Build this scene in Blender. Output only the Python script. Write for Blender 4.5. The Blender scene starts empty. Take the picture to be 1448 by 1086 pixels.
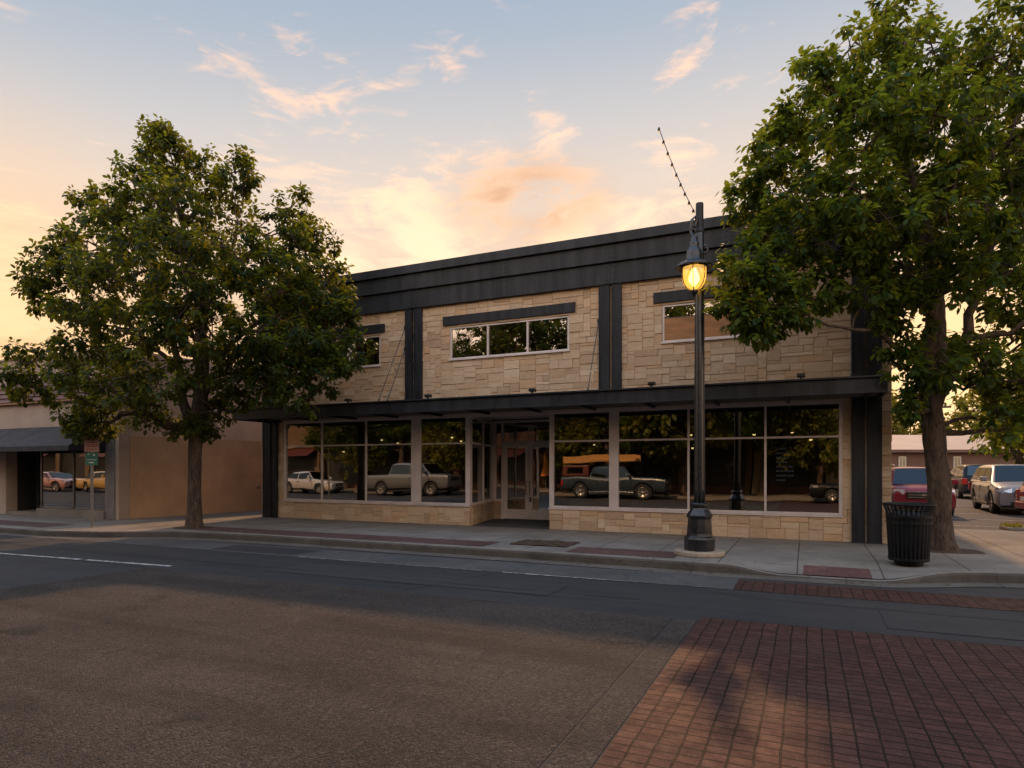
import bpy, bmesh, math, random
import numpy as np
from mathutils import Vector, Matrix
R = math.radians
random.seed(7)
SUN_E, SKY_K, BACK_G, EXPO = 2.6, .93, 2.2, 0.38
sc = bpy.context.scene
COL = sc.collection
# ------------------------------------------------------------------ node helpers
def newmat(name):
    m = bpy.data.materials.new(name); m.use_nodes = True
    nt = m.node_tree; nt.nodes.clear()
    out = nt.nodes.new('ShaderNodeOutputMaterial')
    return m, nt, out
class NT:
    def __init__(s, nt): s.nt = nt
    def n(s, t, **kw):
        x = s.nt.nodes.new('ShaderNode' + t)
        for k, v in kw.items(): setattr(x, k, v)
        return x
    def put(s, sock, v):
        if isinstance(v, bpy.types.NodeSocket): s.nt.links.new(v, sock)
        else: sock.default_value = v
    def math(s, op, a, b=None, c=None, clamp=False):
        x = s.n('Math', operation=op, use_clamp=clamp)
        s.put(x.inputs[0], a)
        if b is not None: s.put(x.inputs[1], b)
        if c is not None: s.put(x.inputs[2], c)
        return x.outputs[0]
    def vmath(s, op, a, b=None):
        x = s.n('VectorMath', operation=op)
        s.put(x.inputs[0], a)
        if b is not None: s.put(x.inputs[1], b)
        return x.outputs['Value'] if op in ('DOT_PRODUCT', 'LENGTH', 'DISTANCE') else x.outputs['Vector']
    def vscale(s, v, k):
        x = s.n('VectorMath', operation='SCALE'); s.put(x.inputs[0], v); x.inputs['Scale'].default_value = k
        return x.outputs['Vector']
    def mix(s, fac, a, b, blend='MIX'):
        x = s.n('Mix', data_type='RGBA', blend_type=blend)
        s.put(x.inputs[0], fac); s.put(x.inputs[6], c4(a)); s.put(x.inputs[7], c4(b))
        return x.outputs[2]
    def noise(s, vec, scale, detail=4, rough=.55, dist=0):
        x = s.n('TexNoise'); s.put(x.inputs['Vector'], vec)
        x.inputs['Scale'].default_value = scale; x.inputs['Detail'].default_value = detail
        x.inputs['Roughness'].default_value = rough; x.inputs['Distortion'].default_value = dist
        return x.outputs[0]
    def ramp(s, fac, stops, interp='LINEAR'):
        x = s.n('ValToRGB'); s.put(x.inputs[0], fac); e = x.color_ramp.elements
        x.color_ramp.interpolation = interp
        while len(e) < len(stops): e.new(.5)
        for i, (p, c) in enumerate(stops):
            e[i].position = p
            e[i].color = c4(c) if not isinstance(c, (int, float)) else (c, c, c, 1)
        return x.outputs[0]
    def maprange(s, v, a, b, c=0, d=1, smooth=False):
        x = s.n('MapRange')
        if smooth: x.interpolation_type = 'SMOOTHSTEP'
        s.put(x.inputs[0], v)
        for i, q in enumerate((a, b, c, d)): x.inputs[i+1].default_value = q
        return x.outputs[0]
    def sep(s, v):
        x = s.n('SeparateXYZ'); s.put(x.inputs[0], v); return x.outputs
    def comb(s, a, b, c):
        x = s.n('CombineXYZ'); s.put(x.inputs[0], a); s.put(x.inputs[1], b); s.put(x.inputs[2], c); return x.outputs[0]
    def bump(s, h, strength, dist=.01, normal=None):
        x = s.n('Bump'); s.put(x.inputs['Height'], h)
        x.inputs['Strength'].default_value = strength; x.inputs['Distance'].default_value = dist
        if normal is not None: s.put(x.inputs['Normal'], normal)
        return x.outputs[0]
def c4(c):
    if isinstance(c, bpy.types.NodeSocket): return c
    return tuple(c) if len(c) == 4 else (*c, 1)
def scal(c, k): return tuple(v*k for v in c)
M = {}
def pmat(name, col, rough=.6, metal=0, var=.25, scale=3., bump=.15, bscale=40., bdist=.01, coat=0, spec=.5, stretch=(1,1,1), tint=None):
    m, nt, out = newmat(name); t = NT(nt)
    p = t.n('BsdfPrincipled'); nt.links.new(p.outputs[0], out.inputs[0])
    tc = t.n('TexCoord').outputs['Object']
    v = t.vmath('MULTIPLY', tc, stretch)
    n1 = t.noise(v, scale, 5, .6)
    f = t.maprange(n1, .3, .7)
    c = t.mix(f, scal(col, 1-var), tint if tint else scal(col, 1+var))
    t.put(p.inputs['Base Color'], c)
    r = t.maprange(t.noise(v, scale*2.3, 3), .3, .7, max(0.02, rough-.08), min(1, rough+.08))
    t.put(p.inputs['Roughness'], r)
    p.inputs['Metallic'].default_value = metal
    p.inputs['Coat Weight'].default_value = coat; p.inputs['Coat Roughness'].default_value = .05
    p.inputs['Specular IOR Level'].default_value = spec
    if bump: t.put(p.inputs['Normal'], t.bump(t.noise(v, bscale, 4), bump, bdist))
    M[name] = m; return m
def emat(name, col, strength):
    m, nt, out = newmat(name); t = NT(nt)
    e = t.n('Emission'); e.inputs[0].default_value = c4(col); e.inputs[1].default_value = strength
    nt.links.new(e.outputs[0], out.inputs[0]); M[name] = m; return m
def glassmat(name, tint=(.55, .6, .58), base=.14, gain=.85, wave=.02, gcol=(.9, .9, .88)):
    m, nt, out = newmat(name); t = NT(nt)
    tr = t.n('BsdfTransparent'); tr.inputs[0].default_value = c4(tint)
    gl = t.n('BsdfGlossy'); gl.inputs['Roughness'].default_value = .0; gl.inputs[0].default_value = c4(gcol)
    pos = t.n('NewGeometry').outputs['Position']
    b = t.bump(t.noise(pos, .9, 1, .3), wave, .3)
    t.put(gl.inputs['Normal'], b)
    fr = t.n('Fresnel'); fr.inputs[0].default_value = 1.5
    fac = t.math('MULTIPLY_ADD', fr.outputs[0], gain, base, clamp=True)
    mx = t.n('MixShader'); t.put(mx.inputs[0], fac)
    nt.links.new(tr.outputs[0], mx.inputs[1]); nt.links.new(gl.outputs[0], mx.inputs[2])
    nt.links.new(mx.outputs[0], out.inputs[0]); M[name] = m; return m
# ------------------------------------------------------------------ materials
pmat('steel_dark', (.010, .013, .018), .5, .0, .45, 2.2, .06, 30, spec=.3, stretch=(3, 1, .4), tint=(.026, .030, .036))
pmat('steel_band', (.012, .016, .023), .5, .0, .45, 1.3, .08, 20, spec=.3, stretch=(2.2, 1, .35), tint=(.034, .039, .047))
pmat('cast_black', (.008, .010, .012), .32, .0, .4, 4, .12, 60, spec=.6)
pmat('bin_black', (.004, .005, .006), .5, 0, .4, 6, .05, 60, spec=.25)
pmat('alum', (.60, .535, .505), .42, .15, .12, 2.5, .03, 80)
pmat('alum_door_lit', (.85, .76, .71), .42, .05, .12, 2.5, .03, 80)  # frame aluminium lightened in colour to offset the shade of the entry recess
pmat('alum_dark', (.10, .09, .085), .45, .3, .2, 2.5, .03, 80)
pmat('soffit', (.06, .055, .05), .7, 0, .25, 2)
pmat('stucco_pale', (.42, .32, .25), .9, 0, .14, 1.1, .3, 90, tint=(.46, .355, .285))
pmat('stucco_side', (.56, .41, .31), .92, 0, .16, 1.1, .4, 80, stretch=(1, 1.2, .6))
pmat('stucco_low', (.48, .305, .18), .92, 0, .16, 1.3, .45, 60)
pmat('purple_board', (.14, .07, .08), .65, 0, .35, 2, .2, 30, stretch=(.4, 1, 8))
pmat('awning', (.022, .023, .028), .85, 0, .25, 2.5, .12, 150)
pmat('pier_stone', (.15, .14, .135), .6, 0, .3, 3, .2, 30)
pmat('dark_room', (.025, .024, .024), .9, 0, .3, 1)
pmat('room_wall', (.17, .15, .13), .9, 0, .3, .7)
pmat('room_pale', (.45, .48, .45), .8, 0, .15, 1)
pmat('room_floor', (.14, .11, .09), .5, 0, .3, 1.5)
pmat('plywood', (.34, .165, .065), .75, 0, .3, 2.2, .15, 30, stretch=(1, 1, 4))
pmat('rubber', (.016, .016, .016), .8, 0, .25, 12)
pmat('rim', (.42, .40, .38), .3, .8, .15, 8, 0)
pmat('chrome', (.62, .6, .58), .16, 1, .1, 6, 0)
pmat('trim_black', (.018, .018, .019), .5, 0, .2, 8, 0)
pmat('paint_red', (.20, .010, .022), .35, 0, .02, 3, 0, coat=.5, spec=.3)
pmat('paint_silver', (.20, .203, .21), .36, .35, .02, 3, 0, coat=.5)
pmat('paint_black', (.010, .010, .012), .4, 0, .02, 3, 0, coat=0, spec=.2)
pmat('paint_white', (.55, .53, .50), .35, 0, .02, 3, 0, coat=1)
pmat('paint_blue', (.040, .058, .075), .3, .2, .03, 3, 0, coat=1)
pmat('paint_yellow', (.50, .29, .06), .35, 0, .12, 3, 0, coat=1)
pmat('paint_pink', (.45, .22, .20), .35, 0, .12, 3, 0, coat=1)
pmat('shell_red', (.11, .025, .015), .5, 0, .25, 3)
pmat('tail_red', (.35, .01, .012), .2, 0, .2, 20, 0, coat=1)
pmat('headlight', (.55, .56, .57), .12, .4, .2, 20, 0, coat=1)
pmat('amber', (.6, .18, .03), .3, 0, .2, 20, 0)
pmat('lumber', (.45, .22, .06), .7, 0, .3, 3, .1, 30, stretch=(1, 6, 6))
pmat('canvas_orange', (.55, .20, .035), .85, 0, .2, 4)
pmat('sign_pink', (.42, .27, .25), .5, 0, .12, 6, 0)
pmat('sign_red', (.20, .045, .05), .5, 0, .2, 8, 0)
pmat('sign_green', (.03, .16, .125), .45, 0, .18, 6, 0)
pmat('sign_white', (.62, .62, .58), .5, 0, .1, 6, 0)
pmat('galv', (.24, .23, .21), .45, .5, .2, 8, .05)
pmat('stone_cap', (.30, .24, .175), .85, 0, .25, 7, .4, 50)
pmat('opp_brick', (.10, .05, .038), .85, 0, .3, 2, .2, 30)
pmat('opp_tan', (.15, .10, .06), .9, 0, .15, 1.2, .2, 40)
pmat('opp_cream', (.26, .20, .13), .9, 0, .12, 1.2, .2, 40)
pmat('far_brown', (.115, .066, .048), .9, 0, .2, .6, .2, 10)
pmat('far_roof', (.36, .27, .21), .55, 0, .12, .4, .1, 10)
pmat('soil', (.06, .034, .022), .95, 0, .5, 9, .8, 60, bdist=.03)
pmat('mulch_yellow', (.25, .19, .06), .95, 0, .4, 9, .6, 50)
pmat('flag_red', (.5, .03, .03), .8); pmat('flag_orange', (.55, .2, .02), .8); pmat('flag_yellow', (.6, .45, .03), .8)
pmat('flag_green', (.03, .25, .06), .8); pmat('flag_blue', (.02, .08, .4), .8); pmat('flag_violet', (.15, .03, .25), .8)
pmat('letter_white', (.75, .73, .68), .6, 0, .05, 9, 0)
pmat('letter_blue', (.012, .022, .03), .6, 0, .1, 9, 0)
glassmat('glass_shop', (.5, .56, .53), .38, .9, .014)
glassmat('glass_upper', (.30, .33, .33), .40, .9, .018)
glassmat('glass_car', (.10, .12, .13), .10, .16, .0, (.88, .90, .88))
emat('bulb_warm', (1.0, .66, .26), 8.0)
emat('bulb_small', (1.0, .66, .36), .75)
emat('pendant_glint_glow', (1.0, .60, .22), 7.0)  # glow for interior light points and for added bulbs imitating window glints
def lantern_glass():
    m, nt, out = newmat('lantern_glass'); t = NT(nt)
    tr = t.n('BsdfTransparent'); tr.inputs[0].default_value = (1, .74, .25, 1)
    gl = t.n('BsdfGlossy'); gl.inputs['Roughness'].default_value = .12
    em = t.n('Emission'); em.inputs[0].default_value = (1, .54, .11, 1); em.inputs[1].default_value = .62
    ad = t.n('AddShader'); nt.links.new(tr.outputs[0], ad.inputs[0]); nt.links.new(em.outputs[0], ad.inputs[1])
    mx = t.n('MixShader'); mx.inputs[0].default_value = .12
    nt.links.new(ad.outputs[0], mx.inputs[1]); nt.links.new(gl.outputs[0], mx.inputs[2])
    nt.links.new(mx.outputs[0], out.inputs[0]); M['lantern_glass'] = m
lantern_glass()
def stonemat():
    m, nt, out = newmat('ashlar_stone'); t = NT(nt)
    p = t.n('BsdfPrincipled'); nt.links.new(p.outputs[0], out.inputs[0])
    at = t.n('Attribute', attribute_name='rnd').outputs['Fac']
    tc = t.n('TexCoord').outputs['Object']
    base = t.ramp(at, [(0, (.38, .26, .155)), (.22, (.51, .37, .225)), (.45, (.59, .45, .295)), (.66, (.48, .365, .245)), (.84, (.53, .325, .165)), (1, (.66, .54, .385))])
    sh = t.vmath('ADD', tc, t.comb(t.math('MULTIPLY', at, 37.), 0, t.math('MULTIPLY', at, 91.)))
    n1 = t.noise(t.vmath('MULTIPLY', sh, (1, 1, 3.2)), 3.0, 6, .65, 1.2)
    c = t.mix(t.maprange(n1, .35, .75), base, t.mix(.45, base, (.33, .20, .10)))
    n2 = t.noise(sh, 26, 4, .7)
    c = t.mix(t.maprange(n2, .35, .65, 0, .3), c, (.62, .52, .40))
    t.put(p.inputs['Base Color'], c); p.inputs['Roughness'].default_value = .88
    h = t.math('ADD', t.noise(sh, 5, 5, .6, .8), t.math('MULTIPLY', n2, .5))
    t.put(p.inputs['Normal'], t.bump(h, .55, .03))
    M['ashlar_stone'] = m
stonemat()
pmat('mortar', (.40, .29, .175), .95, 0, .15, 5, .3, 60)
def barkmat(name, a, b):
    m, nt, out = newmat(name); t = NT(nt)
    p = t.n('BsdfPrincipled'); nt.links.new(p.outputs[0], out.inputs[0])
    tc = t.n('TexCoord').outputs['Object']
    v = t.vmath('MULTIPLY', tc, (1, 1, .22))
    n = t.noise(v, 16, 6, .7, .9)
    t.put(p.inputs['Base Color'], t.mix(t.maprange(n, .35, .65), a, b))
    p.inputs['Roughness'].default_value = .95
    t.put(p.inputs['Normal'], t.bump(n, 1.0, .05)); M[name] = m
barkmat('bark', (.018, .013, .010), (.125, .085, .058))
def leafmat(name, dark, mid, lite, trans):
    m, nt, out = newmat(name); t = NT(nt)
    at = t.n('Attribute', attribute_name='rnd').outputs['Fac']
    c = t.ramp(at, [(0, dark), (.55, mid), (1, lite)])
    df = t.n('BsdfPrincipled'); t.put(df.inputs['Base Color'], c); df.inputs['Roughness'].default_value = .5
    df.inputs['Specular IOR Level'].default_value = .18
    tl = t.n('BsdfTranslucent'); t.put(tl.inputs[0], t.mix(at, scal(trans, .7), trans))
    mx = t.n('MixShader'); mx.inputs[0].default_value = .46
    nt.links.new(df.outputs[0], mx.inputs[1]); nt.links.new(tl.outputs[0], mx.inputs[2])
    nt.links.new(mx.outputs[0], out.inputs[0]); M[name] = m
leafmat('leaf_dark', (.007, .021, .008), (.017, .042, .012), (.054, .082, .015), (.30, .30, .020))
leafmat('leaf_green', (.010, .030, .006), (.026, .064, .010), (.070, .112, .016), (.29, .33, .020))
leafmat('leaf_yellow', (.07, .085, .012), (.12, .13, .018), (.18, .17, .025), (.34, .30, .03))
# ------------------------------------------------------------------ ground materials
def groundmats():
    def start(name):
        m, nt, out = newmat(name); t = NT(nt)
        p = t.n('BsdfPrincipled'); nt.links.new(p.outputs[0], out.inputs[0])
        pos = t.n('NewGeometry').outputs['Position']; M[name] = m; p.inputs['Specular IOR Level'].default_value = .12
        return t, p, pos
    def cracks(t, pos, scale, width, dist=.35):
        w = t.vmath('ADD', pos, t.vscale(t.comb(t.noise(pos, 1.3, 4), t.noise(t.vmath('ADD', pos, (9, 3, 1)), 1.3, 4), 0), .9))
        x = t.n('TexVoronoi', feature='DISTANCE_TO_EDGE'); t.put(x.inputs['Vector'], w); x.inputs['Scale'].default_value = scale
        return t.maprange(x.outputs['Distance'], 0, width, 1, 0)
    # asphalt
    for name, a, b, fine in (('asphalt', (.028, .027, .028), (.047, .045, .044), 1), ('asphalt_dark', (.025, .025, .026), (.040, .039, .039), 1), ('asphalt_lot', (.048, .043, .040), (.072, .064, .058), 1)):
        t, p, pos = start(name)
        st = t.vmath('MULTIPLY', pos, (.25, 1.6, 1))
        n = t.math('ADD', t.math('MULTIPLY', t.noise(st, .9, 5, .6), .6), t.math('MULTIPLY', t.noise(pos, .35, 4), .4))
        c = t.mix(t.maprange(n, .38, .62), a, b)
        g = t.noise(pos, 130, 2, .6)
        c = t.mix(t.maprange(g, .3, .75, .0, .45), c, scal(b, 1.7))
        c = t.mix(t.maprange(t.noise(pos, 70, 2, .7), .62, .75, 0, .8), c, scal(a, .45))
        ck = cracks(t, pos, .33, .006)
        c = t.mix(t.math('MULTIPLY', ck, t.maprange(t.noise(pos, .25, 2), .45, .6)), c, (.018, .018, .02))
        stain = t.maprange(t.noise(t.vmath('MULTIPLY', pos, (.6, 2.2, 1)), .55, 5, .7), .57, .7, 0, .55)
        c = t.mix(stain, c, scal(a, .5))
        sk = t.maprange(t.noise(t.vmath('MULTIPLY', pos, (.10, 3.2, 1)), 1.3, 6, .7), .42, .66, 0, .6); c = t.mix(sk, c, scal(b, 1.35))
        lg = t.noise(pos, .16, 5, .65); c = t.mix(t.maprange(lg, .45, .6, 0, .5), c, (.066, .060, .054))
        t.put(p.inputs['Base Color'], c)
        t.put(p.inputs['Roughness'], t.maprange(n, .3, .7, .62, .82))
        t.put(p.inputs['Normal'], t.bump(t.math('ADD', g, t.math('MULTIPLY', t.noise(pos, 40, 3), .8)), .5, .012))
    # exposed aggregate concrete
    for name, a, b in (('aggregate', (.064, .054, .047), (.104, .088, .076)), ('aggregate_band', (.074, .063, .055), (.112, .095, .081))):
        t, p, pos = start(name)
        n = t.noise(pos, .5, 6, .6)
        c = t.mix(t.maprange(n, .36, .64), a, b)
        vo = t.n('TexVoronoi', feature='F1'); t.put(vo.inputs['Vector'], t.vmath('ADD', pos, t.vscale(t.comb(t.noise(pos, 14, 2), t.noise(pos, 17, 2), 0), .035)))
        vo.inputs['Scale'].default_value = 68
        peb = t.sep(vo.outputs['Color'])[0]
        c = t.mix(t.maprange(peb, .6, 1, 0, .55), c, (.21, .18, .15))
        c = t.mix(t.maprange(peb, .0, .3, .65, 0), c, (.028, .025, .024))
        w = t.noise(pos, 24, 3, .6, 2.2)
        worm = t.maprange(t.math('ABSOLUTE', t.math('SUBTRACT', w, .5)), 0, .035, 1, 0)
        c = t.mix(t.math('MULTIPLY', worm, .25), c, (.18, .155, .13))
        c = t.mix(t.maprange(t.noise(pos, 1.6, 5, .7), .56, .74, 0, .45), c, scal(a, .5))
        tyre = t.maprange(t.noise(t.vmath('MULTIPLY', pos, (.22, 1.5, 1)), .8, 5, .65), .45, .64, 0, .5); c = t.mix(tyre, c, scal(a, .62))
        blot = t.maprange(t.noise(pos, 1.1, 3, .5), .66, .72, 0, .5); c = t.mix(blot, c, (.022, .021, .021))
        t.put(p.inputs['Base Color'], c); p.inputs['Roughness'].default_value = .8
        hh = t.math('ADD', t.math('MULTIPLY', vo.outputs['Distance'], -9.), t.math('MULTIPLY', worm, .8))
        t.put(p.inputs['Normal'], t.bump(hh, .75, .010))
    # sidewalk concrete with scored joints
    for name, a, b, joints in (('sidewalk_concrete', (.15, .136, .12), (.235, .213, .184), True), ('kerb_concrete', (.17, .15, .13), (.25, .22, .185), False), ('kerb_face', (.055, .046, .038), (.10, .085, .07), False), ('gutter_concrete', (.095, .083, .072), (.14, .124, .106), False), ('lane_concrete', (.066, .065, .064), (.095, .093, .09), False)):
        t, p, pos = start(name)
        n = t.noise(pos, .8, 6, .65)
        c = t.mix(t.maprange(n, .35, .65), a, b)
        c = t.mix(t.maprange(t.noise(pos, 3.1, 5, .7), .52, .72, 0, .5), c, scal(a, .6))
        g = t.noise(pos, 90, 3)
        c = t.mix(t.maprange(g, .4, .8, 0, .3), c, scal(b, 1.25))
        h = t.math('MULTIPLY', g, .25)
        if joints:
            gv = t.n('TexVoronoi', feature='F1'); t.put(gv.inputs['Vector'], pos); gv.inputs['Scale'].default_value = 2.6
            gs = t.math('MULTIPLY', t.maprange(gv.outputs['Distance'], .035, .06, 1, 0), t.maprange(t.sep(gv.outputs['Color'])[1], .35, .4, 0, .75)); c = t.mix(gs, c, (.05, .046, .042))
            x, y, z = t.sep(pos)
            def line(v, per, off, w):
                f = t.math('FRACT', t.math('DIVIDE', t.math('ADD', v, off), per))
                d = t.math('MULTIPLY', t.math('ABSOLUTE', t.math('SUBTRACT', f, .5)), per)
                return t.maprange(d, per/2-w, per/2-w*.4, 0, 1)
            j = t.math('MAXIMUM', line(x, 1.22, .14+1.22*40, .014), line(y, 1.5, .2, .012))
            c = t.mix(t.math('MULTIPLY', j, .85), c, (.05, .045, .04))
            h = t.math('SUBTRACT', h, t.math('MULTIPLY', j, 1.5))
        else:
            ck = cracks(t, pos, .5, .008)
            c = t.mix(t.math('MULTIPLY', ck, .6), c, (.04, .036, .03))
        t.put(p.inputs['Base Color'], c); p.inputs['Roughness'].default_value = .82
        t.put(p.inputs['Normal'], t.bump(h, .5, .012))
    # stamped brick crossing and paver strips
    for name, bw, bh, off, c1, c2, mo in (('brick_crossing', .143, .107, 0., (.062, .028, .022), (.102, .045, .034), (.014, .010, .008)), ('paver_strip', .20, .10, .5, (.108, .058, .052), (.15, .084, .075), (.08, .06, .054)), ('tactile_strip', .1, .22, 0., (.15, .072, .066), (.18, .09, .082), (.10, .055, .05))):
        t, p, pos = start(name)
        wob = t.vmath('ADD', pos, t.vscale(t.comb(t.math('SUBTRACT', t.noise(pos, 2.2, 3), .5), t.math('SUBTRACT', t.noise(t.vmath('ADD', pos, (5, 8, 0)), 2.2, 3), .5), 0), .03))
        br = t.n('TexBrick'); t.put(br.inputs['Vector'], wob)
        br.offset = off; br.squash = 1
        br.inputs['Scale'].default_value = 1; br.inputs['Brick Width'].default_value = bw; br.inputs['Row Height'].default_value = bh
        br.inputs['Mortar Size'].default_value = .0085 if name == 'brick_crossing' else .006; br.inputs['Mortar Smooth'].default_value = .35; br.inputs['Bias'].default_value = -.1
        br.inputs['Color1'].default_value = c4(c1); br.inputs['Color2'].default_value = c4(c2); br.inputs['Mortar'].default_value = c4(mo)
        n = t.noise(pos, 7, 5, .7)
        c = t.mix(t.maprange(n, .4, .7, 0, .55), t.mix(br.outputs['Fac'], br.outputs['Color'], c1), scal(c1, .5))
        c = t.mix(t.maprange(t.noise(pos, .7, 5, .6), .42, .66, 0, .5), c, (.058, .036, .031))
        c = t.mix(t.maprange(t.noise(pos, 60, 2), .62, .75, 0, .6), c, (.2, .14, .11))
        c = t.mix(t.math('MULTIPLY', br.outputs['Fac'], t.maprange(t.noise(pos, 3, 3), .3, .55, .55, 1)), c, mo)
        t.put(p.inputs['Base Color'], c); t.put(p.inputs['Roughness'], t.maprange(n, .3, .7, .6, .8))
        h = t.math('ADD', t.math('MULTIPLY', br.outputs['Fac'], -1.), t.math('MULTIPLY', n, .45))
        t.put(p.inputs['Normal'], t.bump(h, .5, .010))
    t, p, pos = start('road_paint')
    n = t.noise(pos, 9, 5, .7)
    t.put(p.inputs['Base Color'], t.mix(t.maprange(n, .42, .6), (.52, .50, .46), (.12, .12, .12))); p.inputs['Roughness'].default_value = .7
groundmats()
# ------------------------------------------------------------------ object helpers
def tag(o, label=None, cat=None, group=None, kind=None):
    if label: o['label'] = label
    if cat: o['category'] = cat
    if group: o['group'] = group
    if kind: o['kind'] = kind
    return o
def empty(name, loc, rz=0, label=None, cat=None, group=None):
    o = bpy.data.objects.new(name, None); COL.objects.link(o)
    o.location = loc; o.rotation_euler = (0, 0, rz); o.empty_display_size = .2
    return tag(o, label, cat, group)
def copy_tree(o, parent=None):
    c = o.copy(); COL.objects.link(c); c.parent = parent
    for ch in list(o.children): copy_tree(ch, c)
    return c
class MB:
    def __init__(s): s.v = []; s.f = []; s.mi = []; s.cur = 0; s.sm = []; s.smooth = False
    def add(s, vs, fs):
        n = len(s.v); s.v += [tuple(v) for v in vs]
        for f in fs: s.f.append([n+i for i in f]); s.mi.append(s.cur); s.sm.append(s.smooth)
    def box(s, x0, x1, y0, y1, z0, z1):
        vs = [(x0,y0,z0),(x1,y0,z0),(x1,y1,z0),(x0,y1,z0),(x0,y0,z1),(x1,y0,z1),(x1,y1,z1),(x0,y1,z1)]
        s.add(vs, [(0,3,2,1),(4,5,6,7),(0,1,5,4),(1,2,6,5),(2,3,7,6),(3,0,4,7)])
    def obox(s, c, ax, ay, az):
        c = Vector(c); ax = Vector(ax); ay = Vector(ay); az = Vector(az)
        vs = [c+i*ax+j*ay+k*az for k in (-1, 1) for j in (-1, 1) for i in (-1, 1)]
        s.add(vs, [(0,2,3,1),(4,5,7,6),(0,1,5,4),(1,3,7,5),(3,2,6,7),(2,0,4,6)])
    def quad(s, a, b, c, d): s.add([a, b, c, d], [(0,1,2,3)])
    def prism(s, poly, z0, z1):
        n = len(poly)
        vs = [(x, y, z0) for x, y in poly] + [(x, y, z1) for x, y in poly]
        s.add(vs, [tuple(range(n-1, -1, -1)), tuple(range(n, 2*n))] + [(i, (i+1) % n, n+(i+1) % n, n+i) for i in range(n)])
    def slab(s, p, q, r, u, th):           # a quad with thickness along its normal
        P = [Vector(k) for k in (p, q, r, u)]
        n = (P[1]-P[0]).cross(P[3]-P[0]).normalized()*th
        vs = P + [k+n for k in P]
        s.add(vs, [(3,2,1,0),(4,5,6,7),(0,1,5,4),(1,2,6,5),(2,3,7,6),(3,0,4,7)])
    def tube(s, pts, rad, n=8, cap=True):
        pts = [Vector(p) for p in pts]
        if not hasattr(rad, '__len__'): rad = [rad]*len(pts)
        sm = s.smooth; s.smooth = True
        rings = []; ref = None
        for i, p in enumerate(pts):
            d = (pts[min(i+1, len(pts)-1)] - pts[max(i-1, 0)]).normalized()
            if ref is None: ref = Vector((1, 0, 0)) if abs(d.x) < .9 else Vector((0, 1, 0))
            a = (ref - d*ref.dot(d)).normalized(); b = d.cross(a); ref = a
            rings.append([p + (a*math.cos(2*math.pi*k/n) + b*math.sin(2*math.pi*k/n))*rad[i] for k in range(n)])
        vs = [v for r in rings for v in r]
        fs = [(i*n+k, i*n+(k+1) % n, (i+1)*n+(k+1) % n, (i+1)*n+k) for i in range(len(pts)-1) for k in range(n)]
        s.add(vs, fs); s.smooth = sm
        if cap:
            s.add(rings[0], [tuple(range(n-1, -1, -1))]); s.add(rings[-1], [tuple(range(n))])
    def trunk(s, pts, rad, n=26, amp=.07, seed=0, sub=6):
        from mathutils import noise
        P = []; Rr = []
        for i in range(len(pts)-1):
            for k in range(sub):
                q = k/sub; P.append(Vector(pts[i]).lerp(Vector(pts[i+1]), q)); Rr.append(rad[i]*(1-q)+rad[i+1]*q)
        P.append(Vector(pts[-1])); Rr.append(rad[-1]); vs = []
        for p, r in zip(P, Rr):
            for k in range(n):
                a = 2*math.pi*k/n; c, d = math.cos(a), math.sin(a)
                h = noise.noise(Vector((c*1.1+seed, d*1.1, p.z*1.15)))*1.5+noise.noise(Vector((c*2.6, d*2.6+seed, p.z*2.1)))*.7+.35*abs(noise.noise(Vector((c*5, d*5, p.z*.9+seed))))
                flare = .12*max(0, .5-p.z)*(1+math.sin(a*5+seed))
                rr = r*(1+amp*h*2+flare); vs.append((p.x+c*rr, p.y+d*rr, p.z))
        s.smooth = True; s.add(vs, [(i*n+k, i*n+(k+1) % n, (i+1)*n+(k+1) % n, (i+1)*n+k) for i in range(len(P)-1) for k in range(n)]); s.smooth = False
    def lathe(s, prof, c=(0, 0, 0), n=20, axis='z', closed=False, smooth=True):
        sm = s.smooth; s.smooth = smooth
        vs = []
        for r, h in prof:
            for k in range(n):
                a = 2*math.pi*k/n; x, y = r*math.cos(a), r*math.sin(a)
                vs.append((c[0]+x, c[1]+y, c[2]+h) if axis == 'z' else ((c[0]+x, c[1]+h, c[2]+y) if axis == 'y' else (c[0]+h, c[1]+x, c[2]+y)))
        fs = [(i*n+k, i*n+(k+1) % n, (i+1)*n+(k+1) % n, (i+1)*n+k) for i in range(len(prof)-1) for k in range(n)]
        s.add(vs, fs); s.smooth = sm
    def build(s, name, mats, parent=None, bevel=0, loc=None, recalc=True):
        me = bpy.data.meshes.new(name)
        me.from_pydata(s.v, [], s.f)
        if not isinstance(mats, (list, tuple)): mats = [mats]
        for m in mats: me.materials.append(m)
        me.polygons.foreach_set('material_index', s.mi)
        me.polygons.foreach_set('use_smooth', s.sm)
        if recalc:
            bm = bmesh.new(); bm.from_mesh(me); bmesh.ops.recalc_face_normals(bm, faces=bm.faces); bm.to_mesh(me); bm.free()
        me.update()
        o = bpy.data.objects.new(name, me); COL.objects.link(o)
        if parent: o.parent = parent
        if loc: o.location = loc
        if bevel:
            b = o.modifiers.new('bevel', 'BEVEL'); b.width = bevel; b.segments = 2; b.limit_method = 'ANGLE'; b.angle_limit = R(40)
        return o
def part(name, mat, parent, boxes, bevel=0):
    b = MB()
    for q in boxes: b.box(*q)
    return b.build(name, M[mat] if isinstance(mat, str) else mat, parent, bevel)
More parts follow.
